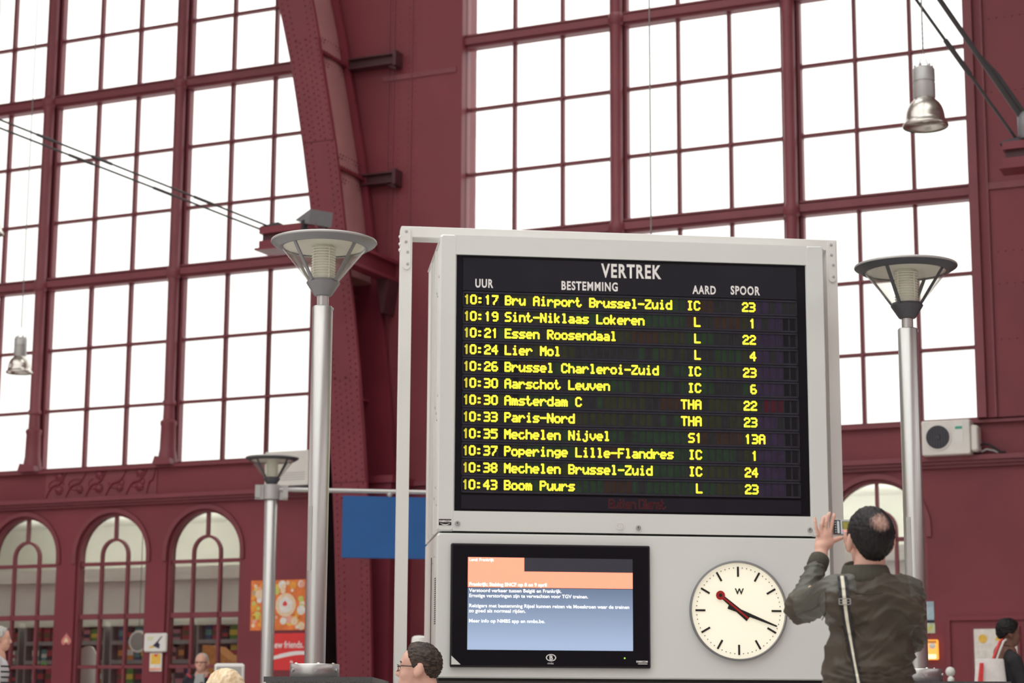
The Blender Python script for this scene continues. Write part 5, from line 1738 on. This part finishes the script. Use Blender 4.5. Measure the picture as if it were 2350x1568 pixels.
# ---- people seen further off -----------------------------------------
def cloth(name, col, **k):
    if name not in M:
        M[name] = mat(name, col, .8, var=.12, scale=8, bump=.1, bscale=150, **k)
    return M[name]
def standing(label, base, hgt, yaw, skin, hairm, top, legs, hair=dict(), head_k=1.0, look=0.0, swing=.06, arm_fwd=0.0, open_shirt=None, vox=.011, tilt=0.0):
    """a standing or walking figure; local +y is where it faces; returns root (the body) and head matrix"""
    k = hgt / 1.76
    V = lambda x, y, z: Vector((x * k, y * k, z * k))
    Mh = Matrix.Translation(V(0, .02, 1.635)) @ Matrix.Rotation(look, 4, 'Z') @ Matrix.Rotation(tilt, 4, 'X')
    kk = head_k * k
    bp = head_prims(Mh, kk)
    bp += [('c', V(0, -.02, 1.46), V(0, 0, 1.0), .10 * k, .12 * k), ('c', V(0, -.02, 1.53), V(0, -.02, 1.46), .058 * k, .075 * k)]
    tp = [('e', V(0, 0, 1.30), (.185 * k, .118 * k, .19 * k)), ('e', V(0, 0, 1.08), (.172 * k, .115 * k, .20 * k)), ('c', V(-.14, -.01, 1.42), V(.14, -.01, 1.42), .062 * k, .062 * k), ('c', V(-.05, -.015, 1.475), V(.05, -.015, 1.475), .05 * k, .05 * k)]
    lg = [('e', V(0, 0, .95), (.165 * k, .115 * k, .11 * k))]
    for s_ in (-1, 1):
        sh, el = V(s_ * .19, -.01, 1.40), V(s_ * .23, -.02 + s_ * swing * .6 + arm_fwd * .3, 1.12)
        wr = V(s_ * .22, .06 + s_ * swing + arm_fwd, .90 + arm_fwd * .6)
        bp += [('c', sh, el, .042 * k, .036 * k), ('c', el, wr, .034 * k, .026 * k)]
        dn = (wr - el).normalized()
        pc = wr + dn * .055 * k
        bp += [('e', pc, (.020 * k, .036 * k, .046 * k))]
        for j, (ln, off) in enumerate(((.070, .026), (.080, .009), (.075, -.009), (.060, -.025))):
            b0 = pc + dn * .03 * k + Vector((0, off * k, 0))
            b1 = b0 + dn * ln * .5 * k
            bp += finger([b0, b1, b1 + dn * ln * .45 * k + Vector((-s_ * .012 * k, 0, 0))], .0105 * k, .009 * k)
        bp += finger([pc + Vector((0, .03 * k, .02 * k)), pc + Vector((0, .05 * k, -.01 * k)), pc + Vector((0, .052 * k, -.035 * k))], .011 * k, .009 * k)
        tp += [('c', sh, el, .060 * k, .052 * k), ('c', el, wr - dn * .01 * k, .050 * k, .036 * k)]
        hip, kn, an = V(s_ * .09, 0, .92), V(s_ * .095, .02 - s_ * swing * .8, .50), V(s_ * .10, -s_ * swing * 1.6, .09)
        bp += [('c', hip, kn, .075 * k, .055 * k), ('c', kn, an, .05 * k, .036 * k), ('c', an, an + V(0, .12, -.05), .034 * k, .030 * k)]
        lg += [('c', hip, kn, .095 * k, .068 * k), ('c', kn, an, .064 * k, .052 * k)]
    root = organic('person', bp, skin, None, vox, 3, None, base)
    root.rotation_euler = (0, 0, yaw)
    tag(root, label, 'person')
    def fl(p):
        return .006 * k * noise.noise(Vector((p.x * 9, p.y * 9, p.z * 18)))
    organic('jacket', tp, top, root, vox, 3, fl)
    organic('trousers', lg, legs, root, vox, 3, fl)
    for s_ in (-1, 1):
        a = V(s_ * .10, -s_ * swing * 1.6, .05)
        organic('shoe', [('c', a + V(0, -.03, 0), a + V(0, .15, -.012), .045 * k, .034 * k), ('e', a + V(0, -.01, .02), (.045 * k, .055 * k, .05 * k))], M['shoe'], root, .011, 2)
    q = MB()
    cz = V(0, -.012, 1.512)
    rings = [[tuple(cz + Vector((r_ * k * cos(a), r_ * .95 * k * sin(a), z * k + .012 * k * sin(a) * -1))) for a in [2 * pi * i / 24 for i in range(24)]] for r_, z in ((.085, -.03), (.082, .0), (.074, .018), (.068, .012), (.070, -.02))]
    q.loft(rings, True, False); q.build('collar', top, root, 60)
    if open_shirt:
        q = MB()
        pts = [V(-.05, .085, 1.49), V(.05, .085, 1.49), V(.075, .118, 1.30), V(.06, .122, 1.0), V(-.06, .122, 1.0), V(-.075, .118, 1.30)]
        q.loft([[tuple(p + Vector((0, .008 * k, 0))) for p in pts], [tuple(p + Vector((0, -.05 * k, 0))) for p in pts]])
        q.build('shirt_front', open_shirt, root)
    if hairm:
        hair_cap(Mh, kk, hairm, root, **hair)
    eyes(Mh, kk, root)
    return root, Mh, kk

# man with glasses, sitting below the board frame, facing left
GY = 10.2
gb = Vector((at(962, 1528, GY).x, GY, 0))
gz = at(962, 1528, GY).z
MH2 = Matrix.Translation(Vector((0, 0, gz - .012))) @ Matrix.Rotation(radians(82), 4, 'Z') @ Matrix.Rotation(radians(4), 4, 'X')
k2 = 1.0
bp = head_prims(MH2, k2)
SZ0 = gz - .84
FD = Vector((-1, .12, 0)).normalized(); SD = Vector((.12, 1, 0)).normalized()
def L2(f_, s_, z): return FD * f_ + SD * s_ + Vector((0, 0, z))
tz = gz - .20
bp += [('c', L2(-.04, 0, tz), L2(-.06, 0, .55), .10, .13), ('c', L2(-.035, 0, gz - .09), L2(-.04, 0, tz), .056, .07)]
tp2 = [('e', L2(-.05, 0, tz - .16), (.13, .18, .20)), ('e', L2(-.06, 0, .66), (.135, .17, .2)), ('c', L2(-.05, -.14, tz - .04), L2(-.05, .14, tz - .04), .062, .062)]
lg2 = [('e', L2(-.05, 0, .53), (.15, .17, .1))]
for s_ in (-1, 1):
    sh, el, wr = L2(-.05, s_ * .19, tz - .06), L2(.0, s_ * .23, tz - .32), L2(.25, s_ * .14, .60)
    bp += [('c', sh, el, .042, .036), ('c', el, wr, .034, .026), ('e', wr + FD * .06, (.05, .035, .02))]
    for j in range(4):
        b0 = wr + FD * .10 + SD * (j - 1.5) * .018
        bp += finger([b0, b0 + FD * (.035 + .005 * (j in (1, 2))), b0 + FD * .065 + Vector((0, 0, -.02))], .010, .008)
    bp += finger([wr + FD * .04 - SD * s_ * .03, wr + FD * .075 - SD * s_ * .05, wr + FD * .1 - SD * s_ * .05], .011, .009)
    tp2 += [('c', sh, el, .060, .052), ('c', el, wr, .05, .036)]
    hip, kn, an = L2(-.02, s_ * .10, .52), L2(.42, s_ * .13, .50), L2(.42, s_ * .12, .09)
    bp += [('c', hip, kn, .075, .055), ('c', kn, an, .05, .036), ('c', an, an + FD * .13 + Vector((0, 0, -.05)), .034, .03)]
    lg2 += [('c', hip, kn, .09, .072), ('c', kn, an, .066, .054)]
g = organic('person', bp, M['skin2'], None, .0065, 3, None, gb)
tag(g, 'man with dark glasses and quiff in profile below the board', 'person')
organic('jacket', tp2, cloth('navy_jacket', (.03, .035, .06)), g, .011, 3)
organic('trousers', lg2, M['jeans'], g, .012, 3)
for s_ in (-1, 1):
    a = L2(.40, s_ * .12, .045)
    organic('shoe', [('c', a, a + FD * .17, .045, .034)], M['shoe'], g, .011, 2)
hair_cap(MH2, k2, M['hair_brown'], g, front=.66, side=-.28, back=-.98, thick=.008, rough=.0045, quiff=.016, freq=40)
eyes(MH2, k2, g)
M['frame_black'] = mat('spectacle_frame', (.008, .008, .010), .3)
gl = None
T2 = lambda x, y, z: tuple(MH2 @ (Vector((x, y, z)) * k2))
for s_ in (-1, 1):
    pts = [T2(s_ * (.034 + .023 * cos(a)), .106 - .012 * abs(cos(a)), -.008 + .017 * sin(a)) for a in [2 * pi * i / 16 for i in range(17)]]
    o = MB().tube(pts, .0018, 6).build('spectacles', M['frame_black'], g if gl is None else gl, True)
    gl = gl or o
    MB().tube([T2(s_ * .057, .094, .0), T2(s_ * .075, .075, .004), T2(s_ * .082, .0, .006), T2(s_ * .084, -.018, .0), T2(s_ * .083, -.03, -.02)], .0024, 6).build('temple_bar', M['frame_black'], gl, True)
    MB().add([T2(s_ * (.034 + .022 * cos(a)), .105 - .012 * abs(cos(a)), -.008 + .016 * sin(a)) for a in [2 * pi * i / 12 for i in range(12)]], [tuple(range(12))]).build('lens', M['lamp_glass'], gl)
MB().tube([T2(-.011, .107, -.002), T2(0, .110, .002), T2(.011, .107, -.002)], .0018, 6).build('nose_bridge', M['frame_black'], gl, True)
MB().tube([T2(-.05, .082, .021), T2(-.03, .09, .026), T2(-.012, .09, .022)], .004, 6).build('eyebrow', M['hair_brown'], g, True)
MB().tube([T2(.05, .082, .021), T2(.03, .09, .026), T2(.012, .09, .022)], .004, 6).build('eyebrow', M['hair_brown'], g, True)
# bench below the frame edge
bq = thing('bench', 'wooden bench under the man with glasses, below the photo edge', 'bench', (gb.x + .05, gb.y - .02, 0), 0)
for i in range(4):
    q = MB(); q.box(-.75, .75, -.2 + i * .105, -.11 + i * .105, .385, .42); q.build('slat', cloth('bench_wood', (.20, .11, .05)), bq)
for x in (-.6, .6):
    q = MB(); q.box(x - .03, x + .03, -.19, .2, 0, .385); q.build('leg', M['steel_dark'], bq)

# child with blond hair
BY = 8.5
bt = at(519, 1530, BY)
root, Mh, kk = standing('blond child whose head shows at the bottom left', Vector((bt.x, BY, 0)), 1.145, radians(165), M['skin2'], M['hair_blond'], cloth('pale_coat', (.5, .45, .4)), M['jeans'], dict(front=.22, side=-.62, back=-.98, thick=.020, rough=.0025, freq=20, lift=.006), 1.30, 0, 0.0)
# person with sunglasses pushed up on light brown hair
SY = 9.3
st = at(768, 1552, SY)
root, Mh, kk = standing('light brown haired child with sunglasses on head, before the plinth', Vector((st.x, SY, 0)), 1.10, radians(150), M['skin2'], M['hair_lbrown'], cloth('grey_hoodie', (.3, .3, .32)), M['jeans'], dict(front=.30, side=-.5, back=-.95, thick=.014, rough=.004), 1.25, 0, 0.0)
T3 = lambda x, y, z: tuple(Mh @ (Vector((x, y, z)) * kk))
sg = None
for s_ in (-1, 1):
    pts = [T3(s_ * (.034 + .024 * cos(a)), .062 + .018 * sin(a) * -1, .098 + .016 * sin(a)) for a in [2 * pi * i / 14 for i in range(15)]]
    o = MB().tube(pts, .004, 6).build('sunglasses', M['white'], root if sg is None else sg, True)
    sg = sg or o
    MB().tube([T3(s_ * .058, .06, .098), T3(s_ * .082, .0, .07), T3(s_ * .088, -.06, .03)], .0035, 6).build('temple_bar', M['frame_black'], sg, True)
# grey-haired man cut by the left edge
gy = 20.0
gt = at(-3, 1430, gy)
root, Mh, kk = standing('grey-haired man with striped shirt at the left photo edge', Vector((gt.x, gy, 0)), gt.z - .02, radians(-80), M['skin1'], M['hair_grey'], cloth('white_black_stripe', (.62, .62, .64), stretch=(1, 1, 1)), M['jeans'], dict(front=.50, side=-.2, back=-.75, thick=.012, rough=.004), .95, 0, .05)
q = MB(); k = (gt.z) / 1.76
for i in range(7):
    q.lathe([(.188 * k, (1.05 + i * .05) * k), (.19 * k, (1.065 + i * .05) * k)], 20, (0, 0, 0), cap=False)
me_ = q.mesh('stripe_pattern', M['black']); me_.transform(Matrix.Diagonal((1.0, .70, 1, 1))); link('stripe_pattern', me_, root)
# bald man in dark jacket in front of the shop window
wy = 24.6
wt = at(465, 1497, wy)
cloth('black_red_jacket', (.015, .015, .025))
root, Mh, kk = standing('balding man in dark jacket before the third arched window', Vector((wt.x, wy, 0)), wt.z, radians(172), M['skin1'], M['hair_grey'], M['black_red_jacket'], M['jeans'], dict(front=1.1, side=-.1, back=-.6, thick=.006, rough=.002), 1.0, 0, .03, 0, cloth('grey_shirt', (.34, .35, .35)))
MB().tube([tuple(Mh @ (Vector((x, y, -.004)) * kk)) for x, y in ((-.08, .02), (-.055, .09), (-.012, .104), (.012, .104), (.055, .09), (.08, .02))], .004, 6).build('spectacles', M['frame_black'], root, True)
for s_ in (-1, 1):
    MB().tube([(s_ * .10, .105, 1.40), (s_ * .165, .06, 1.44)], .014, 6).build('red_trim', cloth('red_piping', (.4, .03, .05)), root, True)
# man in black walking right, white and red bag on his shoulder
ky = 18.5
kt = at(2309, 1418, ky)
root, Mh, kk = standing('dark-haired man in black jacket walking past the framed plan', Vector((kt.x, ky, 0)), kt.z - .01, radians(-84), M['skin3'], M['hair_black'], cloth('black_jacket', (.018, .018, .021)), M['jeans'], dict(front=.45, side=-.25, back=-.8, thick=.020, rough=.006, lift=.02), .88, 0, .12, .10)
bgp = Vector((at(2260, 1530, ky).x, ky - .2, 1.0))
bag = thing('tote_bag', 'white tote bag with red stripe on the shoulder of the walking man', 'bag', bgp, radians(4))
q = MB(); rings = []
for z, w, dp in ((0, .15, .04), (.05, .165, .055), (.25, .15, .05), (.48, .13, .03), (.50, .125, .02)):
    rings.append([(w * cos(a) ** 1 * (1 if abs(cos(a)) < .9 else 1), dp * sin(a), z) for a in [2 * pi * i / 20 for i in range(20)]])
q.loft(rings); q.build('bag_body', cloth('white_canvas', (.80, .79, .76)), bag, 60)
q = MB(); q.prism([(-.168, .0), (-.11, .0), (-.075, .46), (-.10, .46)], -.064, -.02); q.build('red_stripe', M['p_redp'], bag)
sh = kt
hp = [Vector((.02, -.01, .48)), Vector((.06, .0, .57)), Vector((.115, .05, .655)), Vector((.16, .12, .675)), Vector((.19, .2, .64))]
MB().tube(hp, .011, 8).build('strap', M['p_redp'], bag, True)
MB().tube([p + Vector((.035, .005, .0)) for p in hp], .010, 8).build('strap', cloth('white_canvas', (.8, .79, .76)), bag, True)
# travellers behind the board: only a sliver of them shows below it
for px, yy, col, hg, lb in ((1278, 17.5, (.025, .03, .10), 1.72, 'traveller in navy coat behind the board, below the screen'), (1388, 16.4, (.60, .06, .08), 1.64, 'traveller in red top behind the board, below the screen'),
                            (1482, 17.2, (.02, .18, .20), 1.68, 'traveller in teal jacket behind the board, under the screen corner'), (1545, 15.6, (.08, .12, .24), 1.70, 'traveller in blue jacket behind the board, left of the clock'),
                            (1790, 17.0, (.05, .04, .05), 1.66, 'traveller in dark coat behind the board, right of the clock')):
    p = at(px, 1564, yy)
    standing(lb, Vector((p.x, yy, 0)), hg, radians(20 * (px % 7)), M['skin1'], M['hair_brown'], cloth('coat_%d' % px, col), M['jeans'], {}, 1.0, 0, .05, 0, None, .02)
# ------------------------------------------------------------------ shop goods behind the arched windows
GC = dict(red=(.42, .05, .06), orange=(.62, .25, .06), blue=(.03, .09, .22), green=(.10, .30, .06), white=(.72, .72, .68), pink=(.55, .22, .26), brown=(.16, .09, .05), dark=(.03, .03, .05), teal=(.08, .30, .30), yellow=(.70, .55, .08))
for k, c in GC.items():
    M['g_' + k] = mat('goods_' + k, c, .5, var=.2, scale=30)
M['shelf'] = mat('shop_shelf_grey', (.30, .30, .30), .5, var=.05)
rg = random.Random(3)
def packet(col):
    def mk():
        q = MB(); q.bbox(-.5, .5, -.5, .5, 0, 1, .06); return q.mesh('body', M['g_' + col])
    def mk2():
        q = MB(); q.box(-.5, .5, -.52, -.5, .3, .62); return q.mesh('label_band', M['g_' + {'red': 'brown', 'orange': 'white', 'blue': 'teal', 'green': 'yellow', 'white': 'red', 'pink': 'dark', 'brown': 'orange', 'dark': 'red', 'teal': 'white', 'yellow': 'red'}[col]])
    return shared(('pk', col), mk), shared(('pl', col), mk2)
def shelf_unit(label, s, off, w, zs, where, unit):
    r = wthing('shop_shelf', label, 'shelf', s, off, 0.03, 'shelf units inside the shops')
    for x in (-w / 2, w / 2 - .03):
        q = MB(); q.box(x, x + .03, -.2, .2, 0, 2.2); q.build('upright', M['shelf'], r)
    q = MB(); q.box(-w / 2, w / 2, .18, .2, 0, 2.2); q.build('back_panel', M['shade_backing'], r)
    for z in zs:
        q = MB(); q.box(-w / 2 + .03, w / 2 - .03, -.2, .18, z - .03, z); q.build('shelf_board', M['shelf'], r)
        q = MB(); q.box(-w / 2 + .03, w / 2 - .03, -.215, -.2, z - .05, z + .01); q.build('price_rail', M['shelf'], r)
    q = MB(); q.box(-w / 2, w / 2, -.2, .2, 2.2, 2.27); q.build('light_pelmet', M['shop_white'], r)
    for zi, z in enumerate(zs):
        x = -w / 2 + .10
        while x < w / 2 - .16:
            col = rg.choice(['red', 'orange', 'blue', 'dark', 'pink', 'brown', 'dark', 'brown', 'red', 'teal', 'white', 'dark', 'green', 'yellow', 'blue', 'pink'])
            pw, phh = rg.uniform(.09, .16), rg.uniform(.14, .27)
            p = thing('goods_packet', col + ' goods packet on the ' + ('lowest', 'second', 'third', 'top')[zi] + ' shelf ' + unit, 'packet', W(s + x + pw / 2, off + .06, .03 + z + .001), -AW, col + ' goods packets ' + where)
            b, lb = packet(col)
            o = link('body', b, p); o.scale = (pw, .15, phh)
            o = link('label_band', lb, p); o.scale = (pw, .15, phh)
            x += pw + rg.uniform(.005, .05)
for s_, lb, un in ((-5.1, 'leftmost shop shelf unit behind the arched windows', 'of the leftmost shop unit'), (-3.55, 'shop shelf unit seen through the first arched window', 'seen through the first arched window'), (-2.0, 'shop shelf unit seen through the second arched window', 'seen through the second arched window'), (-.5, 'shop shelf unit seen through the third arched window', 'seen through the third arched window')):
    shelf_unit(lb, s_, -1.75, 1.45, (1.02, 1.36, 1.70, 1.98), 'behind the left arched windows', un)
for s_, lb, un in ((6.6, 'shop shelf unit behind the board left of the clock', 'behind the board'), (8.2, 'shop shelf unit behind the man with the phone', 'behind the man with the phone')):
    shelf_unit(lb, s_, -1.75, 1.5, (1.05, 1.42, 1.80), 'behind the right arched windows', un)
# hanging disc, arched panel, tent card, yellow tag
r = wthing('round_shop_sign', 'round white sign hanging inside the second arched window', 'sign', -1.52, -.55, 1.96)
me = MB().lathe([(.15, 0), (.155, .01), (.15, .025)], 32).mesh('disc', M['shop_white'], 40); me.transform(Matrix.Rotation(pi / 2, 4, 'X')); link('disc', me, r)
me = MB().lathe([(.125, .0255), (.12, .028)], 32).mesh('face', M['shop_grey'], 40); me.transform(Matrix.Rotation(pi / 2, 4, 'X')); link('face', me, r)
MB().tube([(0, 0, .15), (0, 0, 1.9)], .006, 6).build('hanging_cord', M['cord'], r)
r = wthing('arched_panel_stand', 'pale rounded display panel at the left of the second window', 'display', -2.22, -.35, .03)
q = MB(); pts = [(-.22, 0), (.18, 0)] + [(.18 * cos(t) ** .8 if cos(t) > 0 else -.22 * abs(cos(t)) ** .8, 1.45 + .42 * sin(t)) for t in [pi * i / 16 for i in range(17)]]
q.prism(pts, -.02, .02); q.build('panel', M['shop_white'], r)
q = MB(); q.box(-.16, .12, -.025, -.02, .9, 1.25); q.build('pink_print', M['g_pink'], r)
r = wthing('orange_parasol', 'orange tent-shaped display inside the third arched window', 'display', -.12, -.6, 1.02)
q = MB(); q.prism([(-.28, .50), (.32, .50), (.18, .66), (-.10, .86), (-.28, .88)], -.15, .15); q.build('canopy', M['g_orange'], r)
q = MB(); q.prism([(-.28, .44), (.34, .44), (.32, .50), (-.28, .50)], -.16, .16); q.build('valance', M['g_yellow'], r)
MB().tube([(0, 0, -1.0), (0, 0, .6)], .02, 8).build('stem', M['shelf'], r)
for k_, (s_, z_, c_, lb) in enumerate(((-1.02, 1.60, 'yellow', 'yellow star tag stuck inside the second arched window'), (-2.75, 1.63, 'green', 'green price card inside the first arched window'))):
    r = wthing('price_tag', lb, 'tag', s_, -.05, z_ - .06)
    q = MB(); q.prism([(.06 * (1 if i % 2 else .72) * cos(2 * pi * i / 16), .06 + .06 * (1 if i % 2 else .72) * sin(2 * pi * i / 16)) for i in range(16)], -.004, .004); q.build('card', M['g_' + c_], r)
    q = MB(); q.box(-.02, .02, -.006, -.004, .05, .07); q.build('price_print', M['black'], r)

# ------------------------------------------------------------------ small street furniture
p = at(962, 1459, 20)
r = thing('white_bollard', 'white round-topped bollard seen between frame post and board', 'bollard', (p.x, 20, 0), 0)
q = MB(); q.lathe([(.075, 0), (.075, p.z - .05), (.07, p.z - .02), (.05, p.z - .005), (.01, p.z)], 24); q.build('shaft', M['white'], r, True)
q = MB(); q.lathe([(.11, 0), (.11, .02), (.08, .03)], 24); q.build('foot', M['alu_dull'], r, True)
p = at(527, 1523, 22)
r = thing('display_stand', 'white framed display stand behind the blond child', 'display stand', (p.x, 22, 0), 0)
z1 = p.z
q = MB(); q.bbox(-.16, .16, -.03, .03, z1 - .55, z1, .02); q.build('frame', M['white'], r)
q = MB(); q.box(-.135, .135, -.034, -.03, z1 - .52, z1 - .035); q.build('panel', M['shop_grey'], r)
for x in (-.12, .12):
    q = MB(); q.box(x - .015, x + .015, -.015, .015, 0, z1 - .5); q.build('leg', M['alu_dull'], r)
for px, py, rr, lb in ((2181, 1542, .045, 'larger white globe lamp low beside the right lamp post'), (2176, 1561, .032, 'smaller white globe lamp below the larger globe')):
    p = at(px, py, 19)
    r = thing('globe_lamp', lb, 'lamp', (p.x + (.0 if rr > .04 else -.0), 19 - (.0 if rr > .04 else .12), 0), 0, 'white globe lamps')
    q = MB(); q.ball((0, 0, p.z), rr, 20, 12); q.build('globe', M['white'], r, True)
    q = MB(); q.lathe([(.04, 0), (.04, .02), (.012, .03), (.012, p.z - rr)], 12); q.build('stand', M['steel_dark'], r, True)
